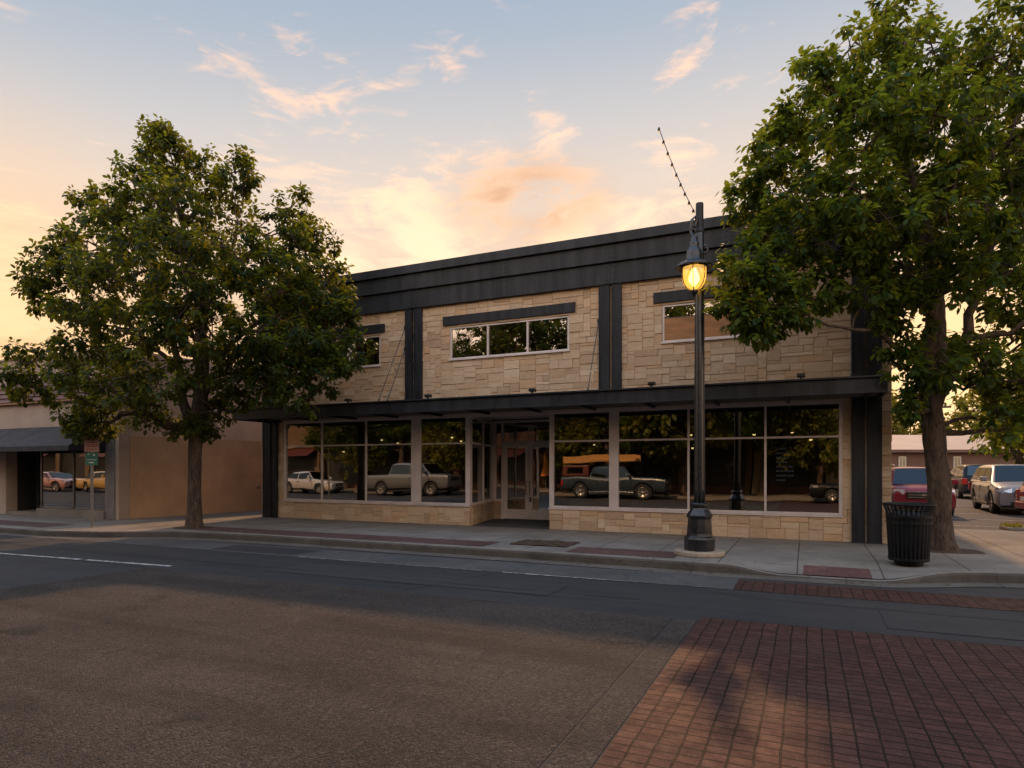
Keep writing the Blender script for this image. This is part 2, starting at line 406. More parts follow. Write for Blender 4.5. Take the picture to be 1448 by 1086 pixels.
def text_mesh(body, size, mat, parent, M4, name='lettering', depth=.004):
    cu = bpy.data.curves.new(name, 'FONT'); cu.body = body; cu.size = size; cu.extrude = depth
    cu.align_x = 'CENTER'; cu.align_y = 'CENTER'
    tmp = bpy.data.objects.new('tmp', cu); COL.objects.link(tmp)
    dg = bpy.context.evaluated_depsgraph_get()
    me = bpy.data.meshes.new_from_object(tmp.evaluated_get(dg)); bpy.data.objects.remove(tmp)
    me.materials.clear(); me.materials.append(M[mat]); me.transform(M4)
    o = bpy.data.objects.new(name, me); COL.objects.link(o); o.parent = parent
    return o
# ================================================================== THE SETTING
def sheet(name, mat, x0, x1, y0, y1, z, nx=1, ny=1):
    b = MB()
    b.add([(x0,y0,z),(x1,y0,z),(x1,y1,z),(x0,y1,z)], [(0,1,2,3)])
    return tag(b.build(name, M[mat], recalc=False), kind='structure')
sheet('ground', 'asphalt_lot', -900, 900, -900, 900, -.03)
sheet('road', 'asphalt', -200, 200, -5.6, 12.3, 0)
sheet('road_lane_asphalt', 'asphalt_dark', -200, 200, 7.5, 9.62, .004)
sheet('parking_lane', 'lane_concrete', -200, -.96, 9.62, 10.72, .005)
sheet('intersection_pavement', 'aggregate', -10.45, -1.42, -5.4, 7.5, .006)
sheet('pavement_band', 'aggregate_band', -1.40, -1.14, -5.4, 7.5, .006)
sheet('brick_crosswalk', 'brick_crossing', -1.125, 16, -5.4, 7.72, .006)
sheet('brick_gutter_paving', 'brick_crossing', -.95, 16, 9.62, 10.5, .008)
b = MB()
for x0, x1 in ((-15.2, -12.5), (-12.35, -11.55), (-11.5, -10.2)):
    ya = 7.47+(x0+14.87)*.062; yb = 7.47+(x1+14.87)*.062
    b.quad((x0, ya-.05, .009), (x1, yb-.05, .009), (x1, yb+.05, .009), (x0, ya+.05, .009))
b.quad((-40, 7.28, .009), (-15.2, 7.40, .009), (-15.2, 7.50, .009), (-40, 7.38, .009))
tag(b.build('road_marking', M['road_paint'], recalc=False), kind='structure')
b = MB()
b.quad((-4.6, 9.6, .01), (-1.2, 9.62, .01), (-1.2, 9.655, .01), (-4.6, 9.65, .01)); b.quad((-9, 9.6, .01), (-5, 9.61, .01), (-5, 9.63, .01), (-9, 9.625, .01))
tag(b.build('lane_edge_line', M['road_paint'], recalc=False), kind='structure')
sheet('parking_lot', 'asphalt_lot', 1.62, 120, 19.9, 140, .135)
# repair patches and tar seams in the carriageway
for i, (x0, x1, y0, y1) in enumerate(((-11.6, -9.3, 9.75, 10.55), (-8.3, -3.2, 8.1, 8.95), (-21, -16.6, 8.6, 9.5), (-30, -24, 8.0, 9.2), (.8, 2.4, 8.0, 9.3))):
    sheet('asphalt_patch', 'asphalt_dark' if i in (0, 2, 4) else 'asphalt', x0, x1, y0, y1, .0095)
b = MB(); rr = random.Random(12)
for (x0, y0, x1, y1) in ((-26, 9.58, -1.0, 9.60), (-22, 8.62, -2, 8.40), (-9.3, 9.7, -9.1, 10.7), (-5.2, 7.55, -4.7, 9.6), (-13.6, 7.6, -12.9, 9.6), (-1.2, 9.3, 3.5, 8.7)):
    n = 26; px_, py_ = x0, y0; L = math.hypot(x1-x0, y1-y0); nx_, ny_ = -(y1-y0)/L, (x1-x0)/L; o = 0
    for k in range(1, n+1):
        o2 = o*.8+rr.uniform(-.04, .04); qx, qy = x0+(x1-x0)*k/n+nx_*o2, y0+(y1-y0)*k/n+ny_*o2; w_ = rr.uniform(.004, .012)
        b.quad((px_-nx_*w_, py_-ny_*w_, .0125), (qx-nx_*w_, qy-ny_*w_, .0125), (qx+nx_*w_, qy+ny_*w_, .0125), (px_+nx_*w_, py_+ny_*w_, .0125)); px_, py_, o = qx, qy, o2
tag(b.build('tar_seams', M['rubber'], recalc=False), kind='structure')
# manhole cover at the end of the concrete band
b = MB(); b.lathe([(0, .014), (.27, .014), (.30, .012), (.33, .0125), (.34, .006)], (-1.75, 6.55, 0), 28, smooth=False); tag(b.build('manhole_cover', M['aggregate'], recalc=False), kind='structure')
# parking bay lines
b = MB()
for k in range(7):
    y = 21.6+k*2.9
    b.quad((2.2, y, .14), (7.6, y-.9, .14), (7.6, y-.8, .14), (2.2, y+.1, .14))
tag(b.build('parking_bay_lines', M['road_paint'], recalc=False), kind='structure')
# ---- sidewalk with kerb and dropped ramp
KP = [(-70, 9.7), (-17.6, 9.8), (-16, 10.15), (-15.1, 10.65), (-14.4, 11.0), (-13.2, 11.15), (-11.5, 11.25), (-5, 11.2), (-2.7, 11.12), (-1.6, 11.05), (-.9, 11.05), (1.1, 11.1), (1.7, 11.4), (2.3, 11.75), (3.2, 12.0), (6, 12.3), (40, 12.4)]
def kerb_y(x):
    for (a, ya), (c, yc) in zip(KP, KP[1:]):
        if x <= c: return ya+(yc-ya)*(x-a)/(c-a)
    return KP[-1][1]
def smooth(a, b, x):
    t = min(1, max(0, (x-a)/(b-a))); return t*t*(3-2*t)
def walk_z(x, y):
    e = kerb_y(x)
    ramp = smooth(-1.25, -.35, x)*(1-smooth(1.0, 2.0, x))
    d = max(0, 1-(y-e)/1.25)
    return .15-.125*ramp*d
xs = [-70, -40, -30, -24, -20, -18] + [-17.6+.2*k for k in range(120)] + [7, 9, 12, 20, 40]
b = MB(); b.smooth = False
ys_off = [.16, .5, .85, 1.25, 2.0, 3.2, 4.35, 6.8, 8.8]
cols = []
for x in xs:
    e = kerb_y(x); cols.append([(x, e+.16 if k == 0 else max(e+o, 0), 0) for k, o in enumerate(ys_off)])
back = [20.0 if x > 1.65 else (34 if x < -15.9 else 18.2) for x in xs]
G = []
for i, x in enumerate(xs):
    e = kerb_y(x); col = [(x, e+o, walk_z(x, e+o)) for o in ys_off[:-2]] + [(x, max(e+6.8, 17.9), .15), (x, 20.0 if x > -16.2 else 34, .15)]
    G.append(col)
n = len(G[0])
vs = [v for c in G for v in c]
b.add(vs, [(i*n+k, (i+1)*n+k, (i+1)*n+k+1, i*n+k+1) for i in range(len(G)-1) for k in range(n-1)])
tag(b.build('sidewalk', M['sidewalk_concrete'], recalc=False), kind='structure')
b = MB()
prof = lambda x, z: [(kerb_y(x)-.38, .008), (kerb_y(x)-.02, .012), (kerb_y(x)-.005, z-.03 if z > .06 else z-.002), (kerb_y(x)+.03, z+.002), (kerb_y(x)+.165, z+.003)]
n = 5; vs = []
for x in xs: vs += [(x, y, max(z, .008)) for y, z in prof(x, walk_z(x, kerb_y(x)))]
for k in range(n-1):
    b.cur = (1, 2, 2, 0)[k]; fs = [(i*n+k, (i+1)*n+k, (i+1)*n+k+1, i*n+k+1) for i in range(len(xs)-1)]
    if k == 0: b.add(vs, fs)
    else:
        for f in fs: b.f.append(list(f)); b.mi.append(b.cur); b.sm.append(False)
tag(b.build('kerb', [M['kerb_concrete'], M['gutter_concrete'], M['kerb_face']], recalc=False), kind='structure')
# joints across the kerb
b = MB()
for x in (-13.9, -11.4, -8.9, -6.4, -3.9, -1.75, .55, 2.6):
    z = walk_z(x, kerb_y(x)); pp = [(y-(.003 if k == 2 else 0), max(zz, .008)+.002) for k, (y, zz) in enumerate(prof(x, z))]
    for (ya, za_), (yb, zb_) in zip(pp, pp[1:]): b.quad((x-.005, ya, za_), (x+.005, ya, za_), (x+.005, yb, zb_), (x-.005, yb, zb_))
tag(b.build('kerb_joints', M['trim_black'], recalc=False), kind='structure')
sheet('paver_strip_west', 'paver_strip', -15.0, -5.95, 11.5, 12.35, .154)
sheet('paver_strip_east', 'paver_strip', -4.15, -2.12, 11.42, 12.3, .154)
sheet('paver_strip_far_west', 'paver_strip', -40, -18.6, 10.3, 11.2, .154)
b = MB()
q = [(-.05, 11.22), (.92, 11.24), (.92, 11.85), (-.05, 11.85)]
b.add([(x, y, walk_z(x, y)+.005) for x, y in q], [(0,1,2,3)])
tag(b.build('tactile_paving', M['tactile_strip'], recalc=False), kind='structure')
# tree pit between the two brick strips
b = MB()
N = 14; rr = random.Random(5)
vs = [(-5.62+1.26*i/N, 12.05+.95*j/8, .157+rr.random()*.012) for i in range(N+1) for j in range(9)]
b.smooth = True
b.add(vs, [(i*9+j, (i+1)*9+j, (i+1)*9+j+1, i*9+j+1) for i in range(N) for j in range(8)])
tag(b.build('tree_pit_soil', M['soil'], recalc=False), kind='structure')
b = MB(); rr = random.Random(9)
for k in range(60):
    x = -5.6+1.2*rr.random(); y = 12.07+.9*rr.random(); s = .015+.02*rr.random(); a = rr.random()*6
    b.add([(x+s*math.cos(a+j*1.57), y+s*math.sin(a+j*1.57), .172+.008*(j % 2)) for j in range(4)], [(0,1,2,3)])
for k in range(620):
    x = -16+19*rr.random(); e = kerb_y(x); y = e-.05-.32*rr.random()**2 if rr.random() < .6 else e+.2+4*rr.random()
    s = .010+.018*rr.random(); a = rr.random()*6; z = (.016 if y < e else walk_z(x, y)+.006)
    if y > 15.3: continue
    b.add([(x+s*math.cos(a+j*1.57), y+.6*s*math.sin(a+j*1.57), z+.006*(j % 2)) for j in range(4)], [(0,1,2,3)])
tag(b.build('fallen_leaves', M['leaf_yellow'], recalc=False), kind='stuff')
# planted island at the edge of the parking lot
b = MB(); b.box(4.62, 9, 19.95, 20.8, .10, .235)
isl = b.build('parking_island', M['kerb_concrete'], bevel=.04); tag(isl, kind='structure')
# ================================================================== MAIN BUILDING
YF = 15.45; XL = -16.02; XR = 1.61; G0 = .15
bld = empty('commercial_building', (0, 0, 0), 0, 'two-storey sandstone shop building with black steel bands, canopy and big windows', 'building')
def ashlar(name, x0, x1, z0, z1, holes, parent, yface, seed, flip=None, cw=.095, chh=.076):
    rr = random.Random(seed)
    def lines(a, b, step, cuts):
        L = sorted({a, b, *[c for c in cuts if a < c < b]}); out = [a]
        for p, q in zip(L, L[1:]):
            k = max(1, round((q-p)/step)); out += [p+(q-p)*(i+1)/k for i in range(k)]
        return out
    gx = lines(x0, x1, cw, [h[0] for h in holes]+[h[1] for h in holes]); gz = lines(z0, z1, chh, [h[2] for h in holes]+[h[3] for h in holes])
    nx, nz = len(gx)-1, len(gz)-1
    occ = [[False]*nz for _ in range(nx)]
    for i in range(nx):
        for j in range(nz):
            cx = (gx[i]+gx[i+1])/2; cz = (gz[j]+gz[j+1])/2
            if any(h[0] < cx < h[1] and h[2] < cz < h[3] for h in holes): occ[i][j] = True
    verts, faces, rnd = [], [], []
    for j in range(nz):
        i = 0
        while i < nx:
            if occ[i][j]: i += 1; continue
            hh = rr.choice((1, 2, 2, 2, 3, 3)); ww = rr.choice((2, 3, 4, 4, 5, 5, 6, 7)) if hh < 3 else rr.choice((3, 4, 4, 5, 6))
            w = 0
            while w < ww and i+w < nx and not occ[i+w][j]: w += 1
            if i+w < nx and not occ[i+w][j] and (i+w+1 >= nx or occ[i+w+1][j]): w += 1
            h = 1
            while h < hh and j+h < nz and not any(occ[i+k][j+h] for k in range(w)): h += 1
            for a in range(w):
                for c in range(h): occ[i+a][j+c] = True
            X0, X1, Z0, Z1 = gx[i], gx[i+w], gz[j], gz[j+h]
            g = .0020; e = .007; dy = rr.uniform(-.006, .013); tl = [rr.uniform(-.003, .003) for _ in range(4)]
            base = len(verts)
            jx = [rr.uniform(-.003, .003) for _ in range(8)]
            o = [(X0+g+jx[0], Z0+g+jx[1]), (X1-g+jx[2], Z0+g+jx[3]), (X1-g+jx[4], Z1-g+jx[5]), (X0+g+jx[6], Z1-g+jx[7])]
            s1 = ((1, 1), (-1, 1), (-1, -1), (1, -1))
            for (x, z) in o: verts.append((x, yface+.045, z))
            for (x, z) in o: verts.append((x, yface+.010-dy, z))
            for k, (x, z) in enumerate(o): verts.append((x+s1[k][0]*e, yface-dy+tl[k], z+s1[k][1]*e))
            F = [(base+8, base+9, base+10, base+11)]
            for k in range(4):
                k2 = (k+1) % 4
                F.append((base+k, base+k2, base+4+k2, base+4+k)); F.append((base+4+k, base+4+k2, base+8+k2, base+8+k))
            faces += F; rnd += [rr.random()]*len(F)
            i += w
    if flip: verts = [flip(v) for v in verts]
    me = bpy.data.meshes.new(name); me.from_pydata(verts, [], faces); me.materials.append(M['ashlar_stone'])
    at = me.attributes.new('rnd', 'FLOAT', 'FACE'); at.data.foreach_set('value', rnd)
    o = bpy.data.objects.new(name, me); COL.objects.link(o); o.parent = parent
    return o
UPW = [(-14.86, -11.35), (-9.01, -5.50), (-3.15, -.72)]
ZU0, ZU1 = 4.74, 5.63
holes = [(a, c, ZU0, ZU1) for a, c in UPW] + [(-15.09, -8.38, .70, 3.22), (-8.38, -6.05, 0, 3.22), (-6.05, .70, .70, 3.22)]
ashlar('stone_wall', XL, XR, G0, 6.32, holes, bld, YF, 3)
# right-hand end in the same stone, and the backing the stone is laid on
bk = MB(); yb0, yb1 = YF+.012, YF+.30
for q in ((XL+.01, XR-.01, yb0, yb1, 5.63, 7.0), (XL+.01, XR-.01, yb0, yb1, 3.22, 4.74), (XL+.01, -14.86, yb0, yb1, 4.74, 5.63), (-11.35, -9.01, yb0, yb1, 4.74, 5.63), (-5.5, -3.15, yb0, yb1, 4.74, 5.63), (-.72, XR-.01, yb0, yb1, 4.74, 5.63),
          (XL+.01, -15.09, yb0, yb1, 0, 3.22), (.70, XR-.01, yb0, yb1, 0, 3.22), (-15.09, -8.39, yb0, yb1, 0, .69), (-6.04, .70, yb0, yb1, 0, .69)): bk.box(*q)
bk.build('wall_backing', M['mortar'], bld)
part('side_wall', 'stucco_pale', bld, [(XL+.02, XL+.3, yb1, 40, 0, 7.3), (XR-.3, XR-.02, yb1, 40, 0, 7.3), (XL+.3, XR-.3, 39.7, 40, 0, 7.3)])
part('roof', 'asphalt_lot', bld, [(XL+.3, XR-.3, yb1, 39.7, 6.7, 6.85)])
ashlar('side_stone', 0, 3.0, G0, 6.32, [], bld, 0, 8, flip=lambda v: (XR-.01-v[1]+.012, YF+.05+v[0], v[2]))
# fascia bands
part('fascia_band', 'steel_band', bld, [(XL-.06, XR+.06, YF-.10, YF+.20, 6.27, 6.79)], .008)
part('fascia_band', 'steel_band', bld, [(XL-.08, XR+.08, YF-.17, YF+.20, 6.795, 7.225)], .008)
part('fascia_cap', 'steel_band', bld, [(XL-.12, XR+.12, YF-.25, YF+.32, 7.23, 7.47)], .010)
for q in ((XL-.08, XL+.32, YF+.33, 40, 7.3, 7.45), (XR-.32, XR+.08, YF+.33, 40, 7.3, 7.45)): part('side_coping', 'steel_band', bld, [q])
for x in (-15.5, -12.9, -10.16, -7.3, -4.40, -1.6, 1.0):
    big = x in (-10.16, -4.40, 1.0, -15.5)
    for y0, z0, z1 in ((YF-.10, 6.29, 6.77), (YF-.17, 6.81, 7.21)):
        b = MB()
        if big: b.box(x-.14, x-.012, y0-.008, y0+.004, z0, z1); b.box(x+.012, x+.14, y0-.008, y0+.004, z0, z1)
        else: b.box(x-.10, x+.10, y0-.007, y0+.004, z0, z1)
        for sx in (-.085, .085):
            for zz in (z0+.08, (z0+z1)/2, z1-.08):
                b.lathe([(0, -.022), (.012, -.022), (.016, -.008)], (x+sx*(1 if big else .7), y0, zz), 8, 'y')
        b.build('splice_plate', M['steel_band'], bld)
# steel column pairs
for xa, xb, z0 in ((-15.9, -15.57, G0), (-15.52, -15.31, G0), (-10.44, -10.21, 3.3), (-10.15, -9.89, 3.3), (-4.70, -4.42, 3.3), (-4.37, -4.13, 3.3), (.87, 1.12, G0), (1.16, 1.43, G0)):
    b = MB(); y0 = YF-.085
    b.box(xa, xa+.022, y0, YF+.02, z0, 6.27); b.box(xb-.022, xb, y0, YF+.02, z0, 6.27); b.box(xa+.022, xb-.022, y0+.012, YF+.02, z0, 6.27)
    for zz in [z0+.25+k*.9 for k in range(7)]:
        if zz < 6.1:
            for sx in (xa+.07, xb-.07): b.lathe([(0, -.012), (.011, -.012), (.014, 0)], (sx, y0+.012, zz), 8, 'y')
    if z0 < 1: b.box(xa-.015, xb+.012, y0-.02, YF+.015, G0, G0+.02)
    b.build('steel_column', M['steel_dark'], bld, .004)
# canopy
can = part('canopy', 'steel_dark', bld, [(-15.55, 1.38, 13.86, 13.90, 3.16, 3.49), (-15.55, 1.38, 13.80, 13.858, 3.455, 3.492), (-15.55, 1.38, 13.80, 13.858, 3.158, 3.19), (-15.55, -15.50, 13.902, YF-.09, 3.16, 3.49), (1.33, 1.38, 13.902, YF-.09, 3.16, 3.49)], .004)
part('canopy_deck', 'steel_dark', can, [(-15.49, 1.32, 13.905, YF-.02, 3.36, 3.42)])
part('canopy_soffit', 'soffit', can, [(-15.49, 1.32, 13.905, YF-.02, 3.235, 3.27)])
for k in range(12): part('canopy_joist', 'steel_dark', can, [(-15.2+k*1.48, -15.14+k*1.48, 13.91, YF-.03, 3.17, 3.234)])
for x in (-11.25, -8.72, -5.85, -3.05, -.1):
    b = MB(); b.box(x-.075, x+.075, 13.80, 13.94, 3.53, 3.60); b.box(x-.02, x+.02, 13.84, 13.88, 3.49, 3.53); b.box(x-.06, x+.06, 13.785, 13.80, 3.54, 3.59)
    b.build('floodlight', M['cast_black'], can, .006)
for (xa, za, xb, yb_) in ((-10.48, 5.76, -10.55, 14.2), (-10.48, 5.15, -10.33, 14.3), (-4.72, 5.40, -4.62, 14.2), (.86, 5.6, .80, 14.2)):
    b = MB(); b.tube([(xa, YF-.02, za), (xb, yb_, 3.42)], .011, 6); b.box(xa-.03, xa+.03, YF-.03, YF+.01, za-.05, za+.05); b.tube([(xb, yb_, 3.42), (xb+(xa-xb)*.08, yb_+.09, 3.60)], .024, 6)
    b.build('hanger_rod', M['cast_black'], can)
# ---- upper windows
for wi, (a, c) in enumerate(UPW):
    y0 = YF-.005; f = MB()
    zs = .045
    f.box(a+.005, c-.005, y0+.02, y0+.09, ZU0+.005, ZU0+zs); f.box(a+.005, c-.005, y0+.02, y0+.09, ZU1-zs, ZU1-.004)
    for x in (a+.03, a+(c-a)/3, a+2*(c-a)/3, c-.03): f.box(x-.026, x+.026, y0+.022, y0+.088, ZU0+zs, ZU1-zs)
    w = f.build('upper_window', M['alum'], bld, .004)
    part('lintel', 'steel_dark', w, [(a-.2, c+.17, YF-.045, YF+.03, 5.69, 5.945)], .006)
    part('sill', 'alum', w, [(a-.03, c+.03, YF-.045, YF+.08, ZU0-.035, ZU0+.004)], .004)
    for k in range(3):
        p0 = a+(c-a)*k/3+.03; p1 = a+(c-a)*(k+1)/3-.03
        part('pane', 'glass_upper', w, [(p0, p1, y0+.05, y0+.058, (ZU0+zs if wi != 2 or k == 2 else 5.33), ZU1-zs)])
        if wi == 2 and k < 2: part('plywood_panel', 'plywood', w, [(p0, p1, y0+.034, y0+.052, ZU0+zs, 5.31)]); part('rail', 'alum_dark', w, [(p0, p1, y0+.03, y0+.07, 5.311, 5.329)])
# ---- storefront glazing
def storefront(name, x0, x1, posts, mull, panes, bld):
    y0 = YF+.012; f = MB(); zb, zt, zm = .705, 3.215, 2.42
    f.box(x0, x1, y0, y0+.10, zt-.085, zt); f.box(x0, x1, y0, y0+.10, zb, zb+.06)
    for a, c in posts: f.box(a, c, y0-.004, y0+.105, zb+.06, zt-.085)
    for x in mull: f.box(x-.024, x+.024, y0+.004, y0+.09, zb+.06, zt-.085)
    w = f.build(name, M['alum'], bld, .004)
    part('sill', 'alum', w, [(x0-.02, x1+.02, YF-.035, y0+.0, .672, .703)], .004)
    for a, c in panes:
        part('transom_bar', 'alum', w, [(a, c, y0+.006, y0+.085, zm-.022, zm+.022)], .003)
        part('pane', 'glass_shop', w, [(a, c, y0+.04, y0+.05, zb+.06, zm-.022)])
        part('pane', 'glass_shop', w, [(a, c, y0+.04, y0+.05, zm+.022, zt-.085)])
    return w
wA = storefront('storefront_window', -15.09, -8.38, ((-15.09, -15.0), (-10.29, -9.98), (-8.52, -8.38)), (-13.57, -11.9),
           ((-15.0, -13.594), (-13.546, -11.924), (-11.876, -10.29), (-9.98, -8.52)), bld)
wB = storefront('storefront_window', -6.05, .70, ((-6.05, -5.93), (-4.46, -4.22), (.63, .70)), (-2.535, -.845),
           ((-5.93, -4.46), (-4.22, -2.559), (-2.511, -.869), (-.821, .63)), bld)
# ---- recessed entry
ent = MB(); A = Vector((-8.38, YF+.12, 0)); Bv = Vector((-8.86, 17.9, 0)); d = (Bv-A).normalized(); nrm = Vector((d.y, -d.x, 0))
def along(mb, s0, s1, z0, z1, t0, t1):
    P = [A+d*s0+nrm*t0, A+d*s1+nrm*t0, A+d*s1+nrm*t1, A+d*s0+nrm*t1]
    mb.prism([(p.x, p.y) for p in P], z0, z1)
L = (Bv-A).length
along(ent, 0, L, 3.1, 3.2, -.06, .0); along(ent, 0, L, .705, .765, -.06, 0); along(ent, 0, L, 2.40, 2.445, -.055, -.005)
for s in (0.0, L*.52, L-.07): along(ent, s, s+.06, .765, 3.1, -.058, -.002)
# sidelight + door frame + transom
y9 = 17.9
for x in (-8.86, -8.60, -6.84, -6.12): ent.box(x, x+.075, y9, y9+.1, .15 if x > -8.8 else .7, 3.12)
ent.box(-8.785, -8.60, y9+.005, y9+.095, .705, .765); ent.box(-8.785, -8.60, y9+.005, y9+.095, 2.40, 2.445)
ent.box(-8.525, -6.84, y9, y9+.1, 2.49, 2.56); ent.box(-8.86, -6.05, y9, y9+.1, 3.12, 3.2)
entry = ent.build('entry_frame', M['alum_door_lit'], bld, .003)
gl = MB(); along(gl, .06, L-.07, .765, 3.1, -.034, -.026); gl.build('pane', M['glass_shop'], entry)
part('pane', 'glass_shop', entry, [(-8.785, -8.60, y9+.04, y9+.05, .765, 3.12)])
tr = part('pane', 'glass_shop', entry, [(-8.525, -6.84, y9+.04, y9+.05, 2.56, 3.12)])
text_mesh('201', .21, 'letter_white', entry, Matrix.Translation((-7.62, y9+.036, 2.70)) @ Matrix.Rotation(R(90), 4, 'X'), 'house_number', .002)
b = MB()
for s in (-1, 1): b.slab((-7.62+s*.11, y9+.034, 2.84), (-7.62+s*.08, y9+.034, 2.84), (-7.62-s*.005, y9+.034, 3.06), (-7.62+s*.012, y9+.034, 3.08), .003)
b.box(-7.68, -7.56, y9+.031, y9+.034, 2.90, 2.92); b.build('emblem', M['letter_white'], entry)
ce = part('entry_soffit', 'soffit', bld, [(-8.9, -6.05, YF+.2, 18.0, 3.23, 3.28)])
part('entry_beam', 'alum', bld, [(-8.38, -6.05, YF+.012, YF+.10, 3.12, 3.215), (-8.6, -6.2, 16.6, 16.7, 3.14, 3.22)], .004)
ash = ashlar('return_stone', 0.0, L, G0, .70, [], bld, 0, 21, flip=lambda v: tuple((A+d*v[0]-nrm*(v[1]-.012))[:2])+(v[2],))
bk = MB(); along(bk, 0, L, .14, .69, -.2, -.028); bk.box(-8.86, -8.60, y9+.04, y9+.3, .14, .69); bk.build('wall_backing', M['mortar'], bld)
ashlar('return_stone', -8.87, -8.6, G0, .70, [], bld, y9+.01, 22)
part('entry_side_wall', 'alum_dark', bld, [(-6.04, -5.94, YF+.13, 18.0, .15, 3.2)])
for s, x0 in ((1, -8.52), (-1, -6.845)):
    lo, hi = (x0, x0+.835) if s > 0 else (x0-.835+.005, x0)
    f = MB(); f.box(lo, lo+.115, y9+.02, y9+.075, .17, 2.485); f.box(hi-.115, hi, y9+.02, y9+.075, .17, 2.485)
    f.box(lo+.115, hi-.115, y9+.02, y9+.075, 2.35, 2.485); f.box(lo+.115, hi-.115, y9+.02, y9+.075, .17, .47)
    dr = f.build('door', M['alum_door_lit'], bld, .004)
    part('pane', 'glass_shop', dr, [(lo+.115, hi-.115, y9+.04, y9+.05, .47, 2.35)])
    part('push_bar', 'alum', dr, [(lo+.115, hi-.115, y9+.09, y9+.11, 1.16, 1.19)])
    hx = hi-.055 if s > 0 else lo+.055
    b = MB(); b.tube([(hx, y9+.02, 1.32), (hx, y9-.06, 1.32), (hx, y9-.06, .92), (hx, y9+.02, .92)], .012, 6)
    if s < 0: b.box(hx-.03, hx+.03, y9+.0, y9+.02, .70, .84)
    b.build('handle', M['alum_dark'], dr)
# entry paving, a little darker
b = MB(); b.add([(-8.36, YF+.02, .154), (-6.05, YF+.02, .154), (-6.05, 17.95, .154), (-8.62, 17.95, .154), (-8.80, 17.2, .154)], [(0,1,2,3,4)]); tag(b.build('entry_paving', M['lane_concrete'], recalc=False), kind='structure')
# ---- interior: floor, walls, ceiling, a few columns, counters and pendants, many added to imitate sunlit glints in the glass
part('interior_floor', 'room_floor', bld, [(XL+.31, -8.95, yb1+.02, 27, .10, .16), (-6.25, XR-.31, yb1+.02, 27, .10, .16), (-8.95, -6.25, 18.02, 27, .10, .16)])
part('interior_wall', 'room_wall', bld, [(XL+.31, XR-.31, 27, 27.2, .16, 6.6), (-10.9, -10.75, 20, 27, .16, 3.4), (-3.7, -3.6, 19, 27, .16, 3.4)])
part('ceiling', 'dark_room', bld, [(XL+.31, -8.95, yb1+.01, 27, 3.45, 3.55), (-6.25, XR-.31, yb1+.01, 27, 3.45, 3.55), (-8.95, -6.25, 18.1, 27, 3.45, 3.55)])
for x, y in ((-14.62, 16.2), (-11.55, 16.0), (-9.62, 16.0), (-5.55, 16.1), (-3.95, 16.2), (-5.0, 18.5), (-12.6, 19)):
    part('interior_column', 'room_pale', bld, [(x-.13, x+.13, y, y+.26, .16, 3.45)], .02)
for x, y, w, h in ((-13.2, 18.6, 1.3, .95), (-2.0, 19.5, 1.6, 1.0), (-4.6, 17.4, .5, 1.25), (-.2, 18, .6, 1.4), (-9.3, 20, 1.2, 1.0)):
    b = MB(); b.box(x-w, x+w, y, y+.6, .16, h-.06); b.box(x-w-.05, x+w+.05, y-.06, y+.66, h-.058, h)
    b.build('shop_counter', M['room_wall'], bld, .01)
for x, y, z in ((-13.9, 19, 2.75), (-12.4, 21, 2.8), (-11.2, 20, 2.7), (-7.9, 21, 2.7), (-7.2, 23, 2.6), (-3.2, 20, 2.75), (-1.7, 22, 2.7), (-.4, 21, 2.8), (-9.4, 22, 2.7), (-14.4, 17.5, 2.3), (-13.0, 18.2, 2.7), (-12.1, 17.4, 2.55), (-10.7, 18.5, 2.75), (-9.2, 18.0, 2.4), (-5.1, 19.5, 2.2), (-4.4, 18.2, 2.6), (-2.9, 18.4, 2.3), (-1.3, 18.6, 2.65), (.1, 19.0, 2.5)):
    b = MB(); b.tube([(x, y, 3.45), (x, y, z+.12)], .008, 5); b.lathe([(.01, .14), (.05, .10), (.11, 0), (.105, 0), (.045, .09)], (x, y, z), 12)
    pl = b.build('pendant_glint', M['trim_black'], bld)
    b = MB(); b.lathe([(0, -.045), (.035, -.03), (.045, 0), (.03, .035), (0, .05)], (x, y, z+.01), 10); b.build('bulb_glint', M['pendant_glint_glow'], pl)
# window lettering on the last panes: a short list in pale blue and a wreath emblem
rr = random.Random(4)
for k in range(8):
    b = MB(); z = 2.15-k*.10; w = rr.uniform(.12, .32); x = -.62
    while x < -.62+w+.05:
        q = rr.uniform(.02, .06); b.box(x, x+q, YF+.046, YF+.0495, z, z+.035); x += q+.015
    b.build('lettering', M['letter_blue'], wB)
# ================================================================== LEFT BUILDING
lb = empty('stucco_building', (-19.1, 12.76, 0), 0, 'long low beige stucco building with purple fascia at the left edge', 'building')
def LB(name, mat, boxes, parent=None, bevel=0):
    b = MB()
    for q in boxes: b.box(q[0]+19.1, q[1]+19.1, q[2]-12.76, q[3]-12.76, q[4], q[5])
    return b.build(name, M[mat], parent or lb, bevel)
yL = 12.76
LB('front_wall', 'stucco_pale', [(-60, -19.26, yL, yL+.35, 2.72, 5.4), (-60, -25.05, yL, yL+.35, 0, 2.72)])
LB('pier', 'pier_stone', [(-19.72, -19.26, yL-.02, yL+.35, .15, 3.35)], None, .01)
LB('corner_trim', 'stucco_pale', [(-19.258, -19.1, yL+.005, yL+.35, 0, 5.4)])
b = MB(); sx = [(-19.1, yL+.36), (-16.5, 32)]
for (mat, z0, z1, nm) in (('stucco_low', 0, 2.72, 'side_wall'), ('stucco_side', 2.722, 5.4, 'side_wall')):
    b = MB(); off = -.012 if z0 else 0
    b.prism([(0+off, .36), (2.6+off, 32-yL), (2.3, 32-yL), (-.3, .36)], z0, z1); b.build(nm, M[mat], lb)
LB('roof', 'asphalt_lot', [(-60, -19.4, yL+.36, 32, 5.0, 5.1)])
LB('parapet_cap', 'stucco_pale', [(-60, -19.06, yL-.04, yL+.39, 5.402, 5.47)], None, .01)
b = MB()
